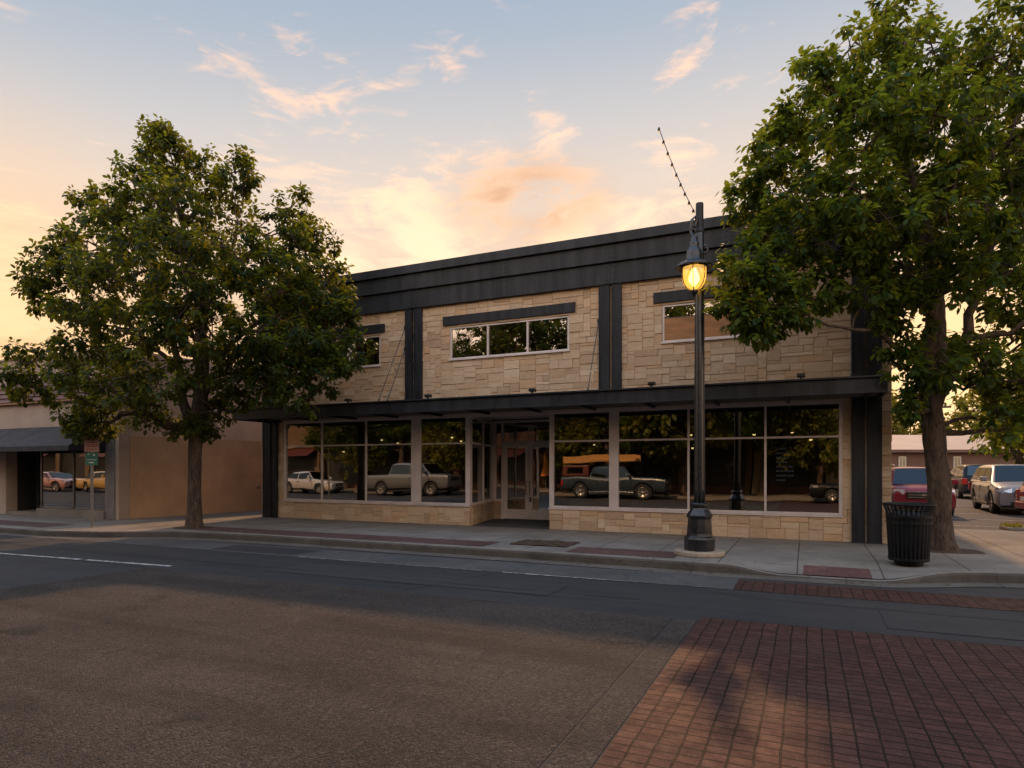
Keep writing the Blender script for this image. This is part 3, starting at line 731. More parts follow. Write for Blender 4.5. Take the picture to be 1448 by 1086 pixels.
for k in range(4): 
    z = 3.95+k*.155
    b.add([(-41, -.02, z), (.03, -.02, z), (.03, -.16+.03*k*0, z), (-41, -.16, z), (-41, -.02, z+.155), (.03, -.02, z+.155), (.03, -.11, z+.153), (-41, -.11, z+.153)], [(0,3,2,1),(3,7,6,2),(4,5,6,7),(1,2,6,5),(0,4,7,3)])
b.build('fascia_siding', M['purple_board'], lb)
LB('fascia_trim', 'stucco_low', [(-60, -19.04, yL-.12, yL-.002, 3.88, 3.945)], None, .008)
LB('window_sill', 'kerb_concrete', [(-23.2, -19.72, yL-.06, yL+.3, .12, .40), (-25.05, -23.2, yL-.02, yL+.9, .12, .25)], None, .01)
wf = LB('shop_window', 'alum_dark', [(-23.25, -23.19, yL+.1, yL+.17, .402, 2.72), (-21.52, -21.46, yL+.1, yL+.17, .402, 2.72), (-19.78, -19.725, yL+.1, yL+.17, .402, 2.72), (-23.19, -19.78, yL+.1, yL+.17, .402, .45), (-23.25, -23.19, yL+.17, yL+.9, .402, 2.72)], None, .003)
for a, c in ((-23.19, -21.52), (-21.46, -19.78)): LB('pane', 'glass_shop', [(a, c, yL+.13, yL+.138, .45, 2.72)], wf)
dr = LB('shop_door', 'alum_dark', [(-24.95, -24.87, yL+.9, yL+.96, .25, 2.5), (-24.05, -23.97, yL+.9, yL+.96, .25, 2.5), (-24.87, -24.05, yL+.9, yL+.96, .25, .4), (-24.87, -24.05, yL+.9, yL+.96, 2.4, 2.5), (-23.97, -23.27, yL+.9, yL+.96, .25, .34)], None, .003)
LB('pane', 'glass_shop', [(-24.87, -24.05, yL+.93, yL+.938, .4, 2.4)], dr); LB('pane', 'glass_shop', [(-23.97, -23.27, yL+.93, yL+.938, .34, 2.6)], dr)
LB('paper_notice', 'sign_white', [(-24.72, -24.42, yL+.925, yL+.928, 1.35, 1.95), (-24.3, -24.12, yL+.925, yL+.928, 1.5, 1.75)][:1], dr)
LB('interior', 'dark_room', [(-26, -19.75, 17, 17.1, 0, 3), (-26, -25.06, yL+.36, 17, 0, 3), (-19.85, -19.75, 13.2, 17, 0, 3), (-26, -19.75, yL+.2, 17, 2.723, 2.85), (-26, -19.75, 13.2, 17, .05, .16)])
LB('display_cabinet', 'room_pale', [(-23.0, -22.2, 13.5, 13.9, .16, 1.0), (-21.3, -20.3, 13.6, 14.0, .16, 1.05), (-22.1, -21.6, 13.7, 14.1, .16, 1.25)], None, .01)
# awning
aw = MB(); x0, x1 = -41, -.59
ya, yb, za, zm, zb = -.01, -1.11, 3.08, 2.40, 2.25
aw.add([(x0, ya, za), (x1, ya, za), (x1, yb, zm), (x0, yb, zm), (x0, yb, zb), (x1, yb, zb), (x1, ya, zb)], [(0,1,2,3), (3,2,5,4), (1,6,5,2)])
for k in range(13):
    x = x1-1.55*(k+1)
    aw.slab((x-.008, ya-.02, za-.002), (x+.008, ya-.02, za-.002), (x+.008, yb+.01, zm+.006), (x-.008, yb+.01, zm+.006), .004)
awo = aw.build('awning', M['awning'], lb, recalc=False)
for k in range(5): x = x1-.06-2.6*k; b = MB(); b.tube([(x, ya-.02, zb+.02), (x, yb+.03, zb+.02)], .014, 6); b.tube([(x, yb+.03, zb+.02), (x, yb+.03, zm-.02)], .014, 6); b.build('awning_frame', M['galv'], awo)
# small pipe fitting low on the side wall
b = MB(); P0 = Vector((2.6*(17.55-yL)/(32-yL), 17.55-yL, 0))
b.tube([P0+Vector((0, 0, 1.0)), P0+Vector((.22, -.03, 1.0))], .022, 8); b.tube([P0+Vector((.16, -.02, .96)), P0+Vector((.16, -.02, 1.06))], .035, 8)
b.build('hose_tap', M['galv'], lb)
# ================================================================== TREES
def blocked(P):
    """points that would be inside a building"""
    x, y, z = P[:, 0], P[:, 1], P[:, 2]
    a = (x > XL-.15) & (x < XR+.15) & (y > YF-.3) & (z < 7.6)
    c = (x > -15.7) & (x < 1.5) & (y > 13.7) & (z < 3.65) & (y < YF+1)
    e = (x < -18.9) & (y > 12.5) & (z < 5.6)
    return a | c | e
def leaf_mesh(C, ax, up, ln, wd, rnd, name, mat, parent, petals=None):
    """C base points, ax leaf axes, up normals (n,3)"""
    n = len(C)
    side = np.cross(ax, up); side /= np.linalg.norm(side, axis=1, keepdims=True)+1e-9
    up = np.cross(side, ax)
    L = ln[:, None]; W = wd[:, None]
    dr = -up*.10*L
    V = np.stack([C, C+ax*L*.38-up*W*.12, C+ax*L*.75-up*W*.08+dr*.6, C+ax*L+dr*1.6,
                  C+ax*L*.36+side*W*.5, C+ax*L*.70+side*W*.40+dr*.4, C+ax*L*.36-side*W*.5, C+ax*L*.70-side*W*.40+dr*.4], 1)
    tri = np.array([[0, 1, 4], [0, 6, 1], [2, 3, 5], [2, 7, 3]]); qd = np.array([[4, 1, 2, 5], [1, 6, 7, 2]])
    me = bpy.data.meshes.new(name)
    base = (np.arange(n)*8)[:, None, None]
    loops = np.concatenate([(base+tri[None]).reshape(n, 12), (base+qd[None]).reshape(n, 8)], 1).reshape(-1)
    sizes = np.tile([3, 3, 3, 3, 4, 4], n); starts = np.concatenate([[0], np.cumsum(sizes)[:-1]])
    me.vertices.add(n*8); me.vertices.foreach_set('co', V.reshape(-1).astype(np.float32))
    me.loops.add(len(loops)); me.loops.foreach_set('vertex_index', loops.astype(np.int32))
    me.polygons.add(n*6); me.polygons.foreach_set('loop_start', starts.astype(np.int32))
    me.polygons.foreach_set('use_smooth', np.ones(n*6, bool))
    me.update(calc_edges=True); me.validate()
    at = me.attributes.new('rnd', 'FLOAT', 'FACE'); at.data.foreach_set('value', np.repeat(rnd, 6).astype(np.float32))
    me.materials.append(mat)
    o = bpy.data.objects.new(name, me); COL.objects.link(o); o.parent = parent
    return o
def unit(v): return v/(np.linalg.norm(v, axis=-1, keepdims=True)+1e-9)
def make_tree(name, label, base, yaw, trunk, limbs, lobes, leafm, seed, dens=9., nleaf=12, lsize=.19, cat='tree', group=None, bumpy=0, clip=True, twigs=True, spread=.20):
    rg = np.random.default_rng(seed)
    root = empty(name, base, yaw, label, cat, group)
    cs, sn = math.cos(yaw), math.sin(yaw)
    def world(P): return np.stack([base[0]+P[:, 0]*cs-P[:, 1]*sn, base[1]+P[:, 0]*sn+P[:, 1]*cs, base[2]+P[:, 2]], 1)
    # woody part
    tb = MB(); nodes = []
    def bez(p0, p1, sag, n=7):
        p0 = np.array(p0, float); p1 = np.array(p1, float); m = (p0+p1)/2+np.array(sag)
        ts = np.linspace(0, 1, n)[:, None]
        return (1-ts)**2*p0+2*ts*(1-ts)*m+ts**2*p1
    tp = np.array([t[:3] for t in trunk], float); tr = [t[3] for t in trunk]
    if bumpy: tb.trunk([t[:3] for t in trunk], tr, amp=bumpy, seed=seed)
    else: tb.tube(tp, tr, 12)
    for i in range(len(tp)-1):
        for q in np.linspace(0, 1, 5)[:-1]:
            if tp[i][2] > 2.2: nodes.append((*(tp[i]*(1-q)+tp[i+1]*q), tr[i]*(1-q)+tr[i+1]*q))
    if limbs:
        for (p0, p1, sag, r0, r1) in limbs:
            P = bez(p0, p1, sag, 9); P[1:-1] += rg.normal(0, .05, (7, 3))
            rs = np.linspace(r0, r1, 9); tb.tube(P, list(rs), 9)
            for p, r in zip(P[2:], rs[2:]): nodes.append((*p, r))
    # secondary branches towards every lobe
    N0 = np.array(nodes)
    for (cx, cy, cz, r) in lobes:
        c = np.array([cx, cy, cz])
        dd = np.linalg.norm(N0[:, :3]-c, axis=1)+np.maximum(0, N0[:, 2]-c[2])*1.5
        i = int(np.argmin(dd)); st = N0[i, :3]
        if dd[i] > .35:
            P = bez(st, c, (0, 0, -.12*dd[i]+.1), 7); P[1:-1] += rg.normal(0, .05, (5, 3))
            r0 = min(N0[i, 3]*.7, .03+.022*dd[i]); rs = np.linspace(r0, .014, 7); tb.tube(P, list(rs), 6)
            for p, q in zip(P[1:], rs[1:]): nodes.append((*p, q))
        for k in range(4):
            dv = unit(rg.normal(0, 1, 3)+np.array([0, 0, .3])); e = c+dv*r*.75
            s0 = np.array(nodes[-1-min(k, 2)][:3]) if dd[i] > .35 else c
            if clip and blocked(world(e[None]))[0]: continue
            P = bez(s0, e, rg.normal(0, .08*r, 3), 5); rs = np.linspace(.022, .008, 5); tb.tube(P, list(rs), 5, False)
            for p, q in zip(P[1:], rs[1:]): nodes.append((*p, q))
    NA = np.array(nodes)
    # leaf clusters
    CL = []
    for (cx, cy, cz, r) in lobes:
        n = int(dens*r**2*4+5)
        dv = unit(rg.normal(0, 1, (n, 3))); rad = r*(.50+.56*rg.random(n)**.6)*(1+.15*rg.normal(0, 1, n).clip(-1.2, 1.5))
        P = np.array([cx, cy, cz])+dv*rad[:, None]*np.array([1, 1, .88])
        CL.append(P)
    CL = np.concatenate(CL)
    if clip: CL = CL[~blocked(world(CL))]
    cd = np.zeros((len(CL), 3))
    for i, p in enumerate(CL):
        k = int(np.argmin(((NA[:, :3]-p)**2).sum(1))); s0 = NA[k, :3]; dv = p-s0; cd[i] = dv
        if twigs and np.linalg.norm(dv) > .12: tb.tube(bez(s0, p, rg.normal(0, .05, 3)+[0, 0, -.05], 4), [.010, .008, .006, .004], 4, False)
    cd = unit(cd+rg.normal(0, .25, cd.shape))
    n = len(CL)*nleaf
    ci = np.repeat(np.arange(len(CL)), nleaf)
    dv = unit(unit(rg.normal(0, 1, (n, 3)))*1.0+cd[ci]*.55+np.array([0, 0, -.12]))
    off = dv*(spread*(.15+.75*rg.random(n)))[:, None]
    C = CL[ci]+off
    ax = unit(dv+np.array([0, 0, -.55])+rg.normal(0, .25, (n, 3)))
    up = unit(np.array([0, 0, 1.])+dv*.5+rg.normal(0, .35, (n, 3)))
    ln = lsize*rg.uniform(.65, 1.3, n); wd = ln*rg.uniform(.52, .72, n)
    rnd = np.clip(.45+rg.normal(0, .30, len(CL))[ci]+rg.normal(0, .10, n), 0, 1)
    if clip:
        ok = ~blocked(world(C+ax*lsize)); C, ax, up, ln, wd, rnd = C[ok], ax[ok], up[ok], ln[ok], wd[ok], rnd[ok]
    leaf_mesh(C, ax, up, ln, wd, rnd, 'crown', M[leafm], root)
    o = tb.build('trunk', M['bark'], root, recalc=False)
    return root
CAMA = R(24.7)
def lobes_from(spec, tx, t, base_z, seed, k=906., shrink=.86):
    """crown lobes measured in a picture plane t metres off, each given a depth of its own"""
    rr = random.Random(seed); out = []
    for s in spec:
        px, py, r = s[:3]; dep = s[3] if len(s) > 3 else rr.uniform(-1, 1)*1.6
        q = t+dep; out.append(((px-724)/k*q-(tx-724)/k*t, dep, 1.75+(661-py)/k*q-base_z, r/k*q*shrink))
    return out
T1 = [(222,212,42,0),(216,188,26,.1),(238,182,18,-.1),(250,235,52,.4),(200,262,50,-.5),(285,250,46,.8),(330,243,34,-.2),(352,238,26,.2),(255,300,70,-1.2),(230,330,75,1.2),(310,300,52,.3),(170,300,46,.2),(128,288,24,.3),(140,340,55,-.6),(95,350,40,.6),(60,385,40,-.3),(110,400,60,1.0),(70,420,40,.2),
      (180,390,75,-1.8),(190,400,70,1.8),(260,380,80,-2.0),(270,390,80,2.0),(330,360,60,-1.2),(120,450,50,-.8),(40,515,42,0),(75,530,45,.8),(25,540,28,.4),(120,520,55,-.8),(160,480,65,1.4),(170,540,50,-1.4),(120,575,40,-.4),(150,590,36,.4),(115,600,24,-.4),
      (220,480,70,-1.6),(240,540,42,-1.8),(290,460,75,-1.6),(300,470,70,1.6),(330,520,45,-1.0),(415,292,32,.2),(400,325,48,-.4),(440,335,38,.5),(425,375,58,.7),(375,385,62,1.6),(380,400,58,-1.2),(455,390,36,0),(440,430,55,-.6),(475,425,32,-.3),(470,470,42,-.7),(488,440,24,-.4),(420,480,58,-.9),(380,470,60,-1.5),(460,520,40,-.9),(490,505,24,-1.0),(400,530,46,-1.0),(430,555,32,-1.1),(385,555,26,-1.2),(360,500,48,.2),
      (215,585,26,-.6),(245,598,24,.5),(310,575,28,.6),(335,560,24,-.6),(275,600,24,-.3),(300,605,16,.2)]
tree1 = make_tree('street_tree', 'tall broad dark green street tree in front of the beige stucco side wall', (-14.8, 11.96, .13), CAMA,
    [(0, 0, -.08, .34), (.0, 0, .05, .22), (.01, 0, .35, .18), (0, 0, 1.0, .165), (.02, 0, 1.9, .165), (.05, 0, 2.6, .185), (.14, .05, 3.6, .18), (.17, .1, 4.6, .16), (.05, .15, 6.0, .12), (-.25, .1, 7.6, .07), (-.6, .05, 9.2, .03)],
    [((.02, 0, 2.45), (-2.4, -.3, 4.0), (-.2, 0, -.25), .13, .06), ((.03, 0, 2.6), (-1.0, .2, 6.2), (.05, 0, -.35), .15, .05), ((-.6, .1, 4.4), (-3.3, .5, 6.4), (0, 0, .1), .06, .03), ((-2.2, -.3, 3.85), (-4.4, .2, 4.1), (0, 0, .1), .05, .02),
     ((.14, .05, 3.6), (2.4, .2, 5.2), (0, 0, -.35), .08, .04), ((.1, 0, 3.0), (1.7, -.6, 3.3), (0, 0, -.2), .05, .02), ((.16, .1, 4.5), (2.6, .3, 6.8), (.2, 0, -.4), .09, .03), ((.1, .12, 5.4), (1.3, -.3, 7.8), (0, 0, 0), .06, .02), ((.1, .1, 4.9), (-.5, 1.8, 7.0), (0, .2, 0), .06, .02), ((.14, .1, 4.2), (.6, -1.7, 6.2), (0, -.2, 0), .06, .02), ((-.9, .2, 5.9), (-1.8, 0, 8.0), (0, 0, 0), .04, .015), ((.15, .1, 3.9), (3.4, -.9, 4.4), (0, 0, .1), .05, .02)],
    lobes_from(T1, 277, 17.0, .13, 3), 'leaf_dark', 11, dens=8.6, nleaf=36, lsize=.13, bumpy=.06, spread=.24)
T2 = [(1255,35,38,0),(1180,85,52,.3),(1145,95,26,-.3),(1240,85,66,-.8),(1310,70,70,.8),(1390,70,75,-.5),(1470,80,90,.6),(1560,110,100,0),(1120,150,34,-.2),(1160,165,60,.6),(1230,170,85,-1.3),(1250,180,80,1.0),(1330,170,85,-1.6),(1350,190,85,1.3),(1430,190,90,-1.2),(1530,220,110,.4),(1100,190,38,.2),(1070,225,36,-.3),(1045,262,30,-.2),(1100,260,58,.5),(1055,300,40,.3),(1140,280,62,-1.0),(1180,250,70,.9),(1230,290,85,-1.6),(1260,290,80,.9),(1330,300,85,-1.5),(1350,310,85,1.4),(1420,310,90,-.6),(1510,330,110,.4),(1080,335,40,-.5),(1050,365,40,-.9),(1030,395,34,-1.0),(1020,440,30,-1.1),(1060,430,50,-1.0),(1105,440,36,-1.0),(1090,395,50,-.8),(1060,465,24,-1.1),(1140,380,52,-.9),(1180,350,58,-.9),(1160,415,26,-.9),(1210,390,50,-1.0),(1280,380,70,-.6),(1270,390,55,1.5),(1340,380,55,1.8),(1400,390,62,-1.5),(1450,420,70,.4),(1520,440,90,.6),
      (1245,440,28,-.7),(1275,470,42,-.4),(1265,520,34,-.5),(1295,500,34,.9),(1320,520,38,-.9),(1375,500,46,-.8),(1350,490,30,.7),(1420,500,52,.3),(1440,540,50,-.6),(1390,545,30,.9),(1290,560,24,-.6),(1275,575,16,-.6),(1410,590,36,-.5),(1450,600,50,.4),(1500,540,90,.2)]
tree2 = make_tree('street_tree', 'large bright green tree behind the black litter bin at the corner', (2.36, 14.75, .13), CAMA,
    [(.05, 0, -.08, .27), (.03, 0, .06, .24), (.0, 0, .35, .21), (-.04, 0, .9, .195), (-.07, 0, 1.5, .20), (-.09, 0, 1.9, .195), (-.13, 0, 2.3, .16), (-.18, .02, 2.9, .175), (-.12, .05, 3.6, .18), (-.05, .1, 4.4, .16), (-.1, .1, 5.6, .13), (-.5, .0, 7.0, .08), (-.9, .0, 8.8, .03)],
    [((-.15, 0, 2.7), (1.2, .3, 6.0), (.15, 0, -.2), .13, .06), ((1.2, .3, 6.0), (2.4, .6, 8.2), (0, 0, 0), .06, .02), ((-.1, .05, 3.5), (-2.2, -.9, 4.1), (0, 0, .25), .07, .03), ((-2.2, -.9, 4.1), (-4.0, -1.1, 4.5), (0, 0, .1), .03, .012), ((-.05, .1, 4.5), (-2.4, -.5, 6.6), (0, 0, -.2), .08, .03), ((-.1, .1, 5.2), (.9, -1.1, 8.2), (0, 0, 0), .07, .02), ((-.1, .1, 5.0), (.6, 1.3, 7.6), (0, 0, 0), .07, .02), ((-2.3, -.5, 6.5), (-3.4, -.2, 7.2), (0, 0, .1), .03, .012), ((.5, .1, 4.1), (2.6, -.5, 4.8), (0, 0, -.3), .06, .03), ((.8, .2, 5.0), (3.2, .2, 6.4), (0, 0, 0), .06, .02), ((-.2, 0, 6.0), (-1.6, -.9, 7.8), (0, 0, 0), .05, .02), ((-.15, 0, 3.1), (.9, -.9, 3.2), (0, 0, .15), .04, .02), ((-.15, 0, 3.2), (-.9, -.6, 3.3), (0, 0, .15), .035, .015)],
    lobes_from(T2, 1323, 12.4, .13, 4), 'leaf_green', 12, dens=11.5, nleaf=36, lsize=.126,
    bumpy=.15, spread=.22)
# ring of soil round the trunks
for (x, y, s) in ((-14.8, 11.93, .55), (2.40, 14.72, .62)):
    b = MB(); b.prism([(x+s*math.cos(a*.5236)*(1+.08*((a*7) % 3)), y+s*.8*math.sin(a*.5236)) for a in range(12)], .12, .158)
    tag(b.build('tree_pit_soil', M['soil']), kind='structure')
# ---- generic smaller trees (parking lot, behind the low building, across the street)
def round_tree(name, label, base, h, rad, leafm, seed, group=None, nleaf=9, lsize=.26, dens=3.2, tr=.16, cz=.62, sq=.36):
    rr = random.Random(seed); lob = []
    for k in range(16):
        a = rr.random()*6.283; q = rad*.68*math.sqrt(rr.random()); z = h*(cz+sq*(rr.random()*2-1)*.8)
        q *= math.sqrt(max(.1, 1-((z/h-cz)/sq)**2))
        lob.append((q*math.cos(a), q*math.sin(a), z, rad*rr.uniform(.30, .48)))
    return make_tree(name, label, base, rr.random()*6, [(0, 0, -.05, tr*1.4), (0, 0, .3, tr), (.03, .02, h*.25, tr*.85), (-.05, 0, h*.5, tr*.6), (.05, .05, h*.8, tr*.25)],
        [((0, 0, h*.25), (rad*.5, .1, h*.55), (0, 0, -.2), tr*.5, .03), ((0, 0, h*.27), (-rad*.5, -.2, h*.58), (0, 0, -.2), tr*.5, .03), ((0, 0, h*.33), (.1, rad*.5, h*.62), (0, 0, -.2), tr*.45, .03)],
        lob, leafm, seed, dens=dens, nleaf=nleaf, lsize=lsize, clip=False, twigs=False, group=group, spread=.32)
def place(o, x, y, z=0, rz=0, s=1, label=None):
    o.location = (x, y, z); o.rotation_euler.z = rz; o.scale = (s, s, s)
    if label: o['label'] = label
    return o
lot_tree = round_tree('lot_tree', 'small dark green tree with a thin trunk standing among the parked cars', (10.4, 42.5, .13), 6.6, 3.0, 'leaf_green', 31, lsize=.3)
yel_tree = round_tree('lot_tree', 'yellow-green tree at the right edge above the parked cars', (14.6, 40.5, .13), 7.0, 2.9, 'leaf_yellow', 32, lsize=.26, dens=4)
far0 = round_tree('distant_tree', 'hazy sunlit tree beyond the low brown building, left of the utility pole', (6.8, 84, 0), 10.5, 4.2, 'leaf_yellow', 33, 'distant trees behind the low brown building', lsize=.5, dens=1.5, nleaf=8)
for x, y, s, lab in ((11.6, 92, .95, 'hazy sunlit tree beyond the low brown building, right of the utility pole'), (18, 88, 1.05, 'hazy sunlit tree beyond the low brown building, right of the corner tree trunk'), (24, 95, 1.1, 'hazy tree beyond the low building, behind the small lot tree'), (31, 90, 1.1, 'hazy tree beyond the low building, behind the yellow-green tree'), (40, 95, 1.2, 'hazy tree beyond the low building at the far right edge')):
    place(copy_tree(far0), x, y, 0, x*1.3, s, lab)
# ================================================================== STREET LAMP
lp = empty('street_lamp', (-1.78, 12.08, .15), CAMA-R(8), 'black iron street lamp with a lit amber lantern in front of the shop windows', 'street lamp')
b = MB(); b.lathe([(0, 0), (.44, 0), (.45, .02), (.45, .075), (.435, .09), (0, .09)], n=14, smooth=False); b.build('footing', M['stone_cap'], lp, .01)
b = MB()
b.lathe([(.0, .09), (.265, .09), (.275, .11), (.275, .30), (.265, .33), (.235, .35), (.225, .40), (.215, .55), (.205, .66), (.215, .68), (.235, .70), (.235, .73), (.215, .76), (.19, .80), (.16, .84), (.15, .87), (.175, .89), (.175, .94), (.15, .96), (0, .96)], n=10, smooth=False)
b.build('base_casting', M['cast_black'], lp, .006)
b = MB(); b.lathe([(0, .96), (.098, .96), (.094, 1.2), (.086, 3.4), (.078, 5.9), (.076, 5.905), (0, 5.905)], n=24)
for k in range(8):
    a = k*math.pi/4+.2; x, y = math.cos(a), math.sin(a); b.tube([(x*.094, y*.094, .97), (x*.082, y*.082, 3.4), (x*.075, y*.075, 5.0)], .012, 6)
pole = b.build('pole', M['cast_black'], lp)
b = MB(); b.lathe([(.070, 5.906), (.070, 6.40), (.066, 6.43), (.0, 6.43)], n=20); b.lathe([(.082, 5.88), (.088, 5.90), (.088, 5.95), (.078, 5.97)], n=20); b.build('pole_top', M['steel_dark'], lp)
# bracket: a curl out of the pole that carries the lantern on its left
b = MB()
b.tube([(-.05, -.02, 5.45), (-.12, -.05, 5.72), (-.17, -.08, 5.92), (-.15, -.10, 6.10), (-.09, -.09, 6.16), (-.06, -.07, 6.08), (-.09, -.075, 5.98), (-.13, -.09, 6.0)], .024, 8)
b.tube([(-.17, -.08, 5.9), (-.14, -.18, 5.78), (-.13, -.24, 5.70), (-.13, -.24, 5.60)], .022, 8)
b.tube([(.0, .0, 5.60), (.10, -.05, 5.64), (.14, -.06, 5.56), (.10, -.05, 5.49), (.05, -.03, 5.52)], .018, 8)
b.tube([(-.03, -.07, 5.56), (-.02, -.16, 5.5), (-.10, -.22, 5.47)], .018, 8)
b.build('bracket', M['cast_black'], lp)
LC = (-.13, -.24, 4.75)
lan = MB()
lan.lathe([(0, 1.02), (.03, 1.01), (.055, .97), (.05, .92), (.07, .90), (.085, .86), (.07, .82), (.09, .79), (.125, .74), (.14, .66), (.135, .60), (.15, .58), (.15, .55), (.18, .535), (.275, .50), (.315, .465), (.32, .43), (.31, .425), (.25, .455), (.17, .49), (0, .50)], LC, 28)
lantern = lan.build('lantern', M['cast_black'], lp)
b = MB(); b.lathe([(.205, .45), (.212, .36), (.206, .24), (.182, .15), (.13, .075), (.06, .03)], LC, 28); b.build('glass', M['lantern_glass'], lantern, recalc=False)
b = MB()
for k in range(6):
    a = k*math.pi/3+.3; x, y = math.cos(a), math.sin(a)
    b.tube([(LC[0]+r*x, LC[1]+r*y, LC[2]+z) for r, z in ((.215, .47), (.222, .36), (.216, .24), (.192, .145), (.138, .068), (.055, .02))], .0085, 6)
b.lathe([(.225, .47), (.23, .45), (.225, .43), (.21, .43)], LC, 24)
b.lathe([(0, -.10), (.012, -.095), (.018, -.07), (.05, -.03), (.068, .02), (.06, .035), (0, .04)], LC, 16)
b.build('cage', M['cast_black'], lantern)
b = MB(); b.lathe([(0, .13), (.06, .15), (.095, .20), (.092, .27), (.06, .36), (.03, .42), (0, .43)], LC, 16); b.build('bulb', M['bulb_warm'], lantern)
pl = bpy.data.lights.new('lantern_light', 'POINT'); pl.energy = 45; pl.color = (1, .56, .18); pl.shadow_soft_size = .08
plo = bpy.data.objects.new('lantern_light', pl); COL.objects.link(plo); plo.parent = lp; plo.location = (LC[0], LC[1], LC[2]+.34)
# strand of bulbs tied to the top of the pole
sl = empty('string_lights', (-1.80, 12.02, 6.45), 0, 'thin strand of small bulbs rising from the top of the lamp post', 'string lights')
P0 = Vector((-.05, -.04, -.06)); P1 = Vector((-.62, -.42, 1.42))
def strand(t): return P0.lerp(P1, t)+Vector((0, 0, -.09*4*t*(1-t)))
b = MB(); b.tube([strand(k/14) for k in range(15)], .007, 6); b.build('cable', M['trim_black'], sl)
for k in range(9):
    p = strand((k+.35)/8.4 if k < 8 else 1)
    b = MB(); b.lathe([(.012, .01), (.022, -.012), (.022, -.05), (.010, -.055)], p, 8); so = b.build('socket', M['trim_black'], sl)
    b = MB(); b.lathe([(.010, -.05), (.015, -.065), (.014, -.08), (0, -.09)], p, 8); b.build('bulb', M['bulb_small'], so)
# ================================================================== LITTER BIN
bn = empty('litter_bin', (1.53, 12.35, .15), .3, 'black slatted metal litter bin with flared rim standing by the kerb', 'litter bin')
n = 30; b = MB()
for k in range(n):
    a = 2*math.pi*k/n; ca, sa = math.cos(a), math.sin(a); ta = Vector((-sa, ca, 0))
    prev = None
    prof = [(.285, .07), (.300, .35), (.318, .70), (.330, .88), (.372, .985)]
    for (r0, z0), (r1, z1) in zip(prof, prof[1:]):
        p = Vector((r0*ca, r0*sa, z0)); q = Vector((r1*ca, r1*sa, z1)); nn = Vector((ca, sa, 0))*.004; w = ta*.0165
        b.add([p-w-nn, p+w-nn, p+w+nn, p-w+nn, q-w-nn, q+w-nn, q+w+nn, q-w+nn], [(0,3,2,1),(4,5,6,7),(0,1,5,4),(1,2,6,5),(2,3,7,6),(3,0,4,7)])
b.build('slats', M['bin_black'], bn)
for z, r in ((.10, .293), (.70, .325), (.80, .33)):
    b = MB(); b.lathe([(r-.012, z-.02), (r+.006, z-.02), (r+.006, z+.02), (r-.012, z+.02), (r-.012, z-.02)], n=36, smooth=False); b.build('hoop', M['bin_black'], bn)
b = MB()
b.lathe([(.362, .975), (.382, .978), (.388, .995), (.377, 1.012), (.362, 1.006), (.362, .975)], n=36)
b.build('rim', M['bin_black'], bn)
b = MB(); b.lathe([(0, .0), (.20, .0), (.21, .02), (.21, .06), (.29, .068), (.295, .085), (0, .085)], n=30, smooth=False); b.build('base', M['bin_black'], bn)
b = MB(); b.lathe([(0, .10), (.26, .10), (.285, .80), (.28, .86), (.265, .80), (.245, .13), (0, .13)], n=30); b.build('liner', M['trim_black'], bn)
# ================================================================== SIGN POST
sg = empty('sign_post', (-17.33, 10.85, .15), CAMA+R(22), 'thin metal post with a red-lettered sign above a small green sign', 'sign')
b = MB(); b.lathe([(0, 0), (.10, 0), (.10, .012), (.05, .02), (0, .02)], n=12, smooth=False); b.box(-.033, .033, -.02, .02, .0, 2.6); b.box(-.014, .014, -.032, -.018, .0, 1.6); b.build('post', M['galv'], sg, .004)
s1 = part('sign_plate', 'sign_pink', sg, [(-.172, .172, -.040, -.034, 2.01, 2.62)], .0)
s1['label'] = 'pale pinkish sign plate with dark red lettering'
b = MB(); rr = random.Random(2); yy = -.0425
b.box(-.16, .16, yy, yy+.002, 2.02, 2.03); b.box(-.16, .16, yy, yy+.002, 2.60, 2.61); b.box(-.165, -.155, yy, yy+.002, 2.03, 2.60); b.box(.155, .165, yy, yy+.002, 2.03, 2.60)
for z, hgt, wl in ((2.40, .035, .5), (2.32, .05, .9), (2.25, .035, .9), (2.19, .03, .8), (2.14, .03, .9), (2.07, .03, .8)):
    x = -.13*wl
    while x < .13*wl:
        q = rr.uniform(.015, .035); b.box(x, min(x+q, .14), yy, yy+.002, z, z+hgt); x += q+.009
b.box(-.11, -.03, yy, yy+.002, 2.47, 2.50); b.box(-.05, -.02, yy, yy+.002, 2.50, 2.57); b.box(.03, .055, yy, yy+.002, 2.46, 2.57); b.box(.055, .11, yy, yy+.002, 2.54, 2.57); b.box(.09, .115, yy, yy+.002, 2.50, 2.54)
b.build('lettering', M['sign_red'], s1)
s2 = part('sign_plate', 'sign_green', sg, [(-.14, .14, -.040, -.034, 1.66, 2.0)])
s2['label'] = 'small green sign plate with two white dots'
b = MB(); b.lathe([(0, -.003), (.022, -.003), (.022, 0)], (-.075, -.041, 1.955), 10, 'y'); b.lathe([(0, -.003), (.028, -.003), (.028, 0)], (.055, -.041, 1.93), 10, 'y'); b.box(-.06, .05, -.0435, -.0405, 1.715, 1.745); b.box(-.11, .11, -.0425, -.0405, 1.80, 1.812); b.build('lettering', M['sign_white'], s2)
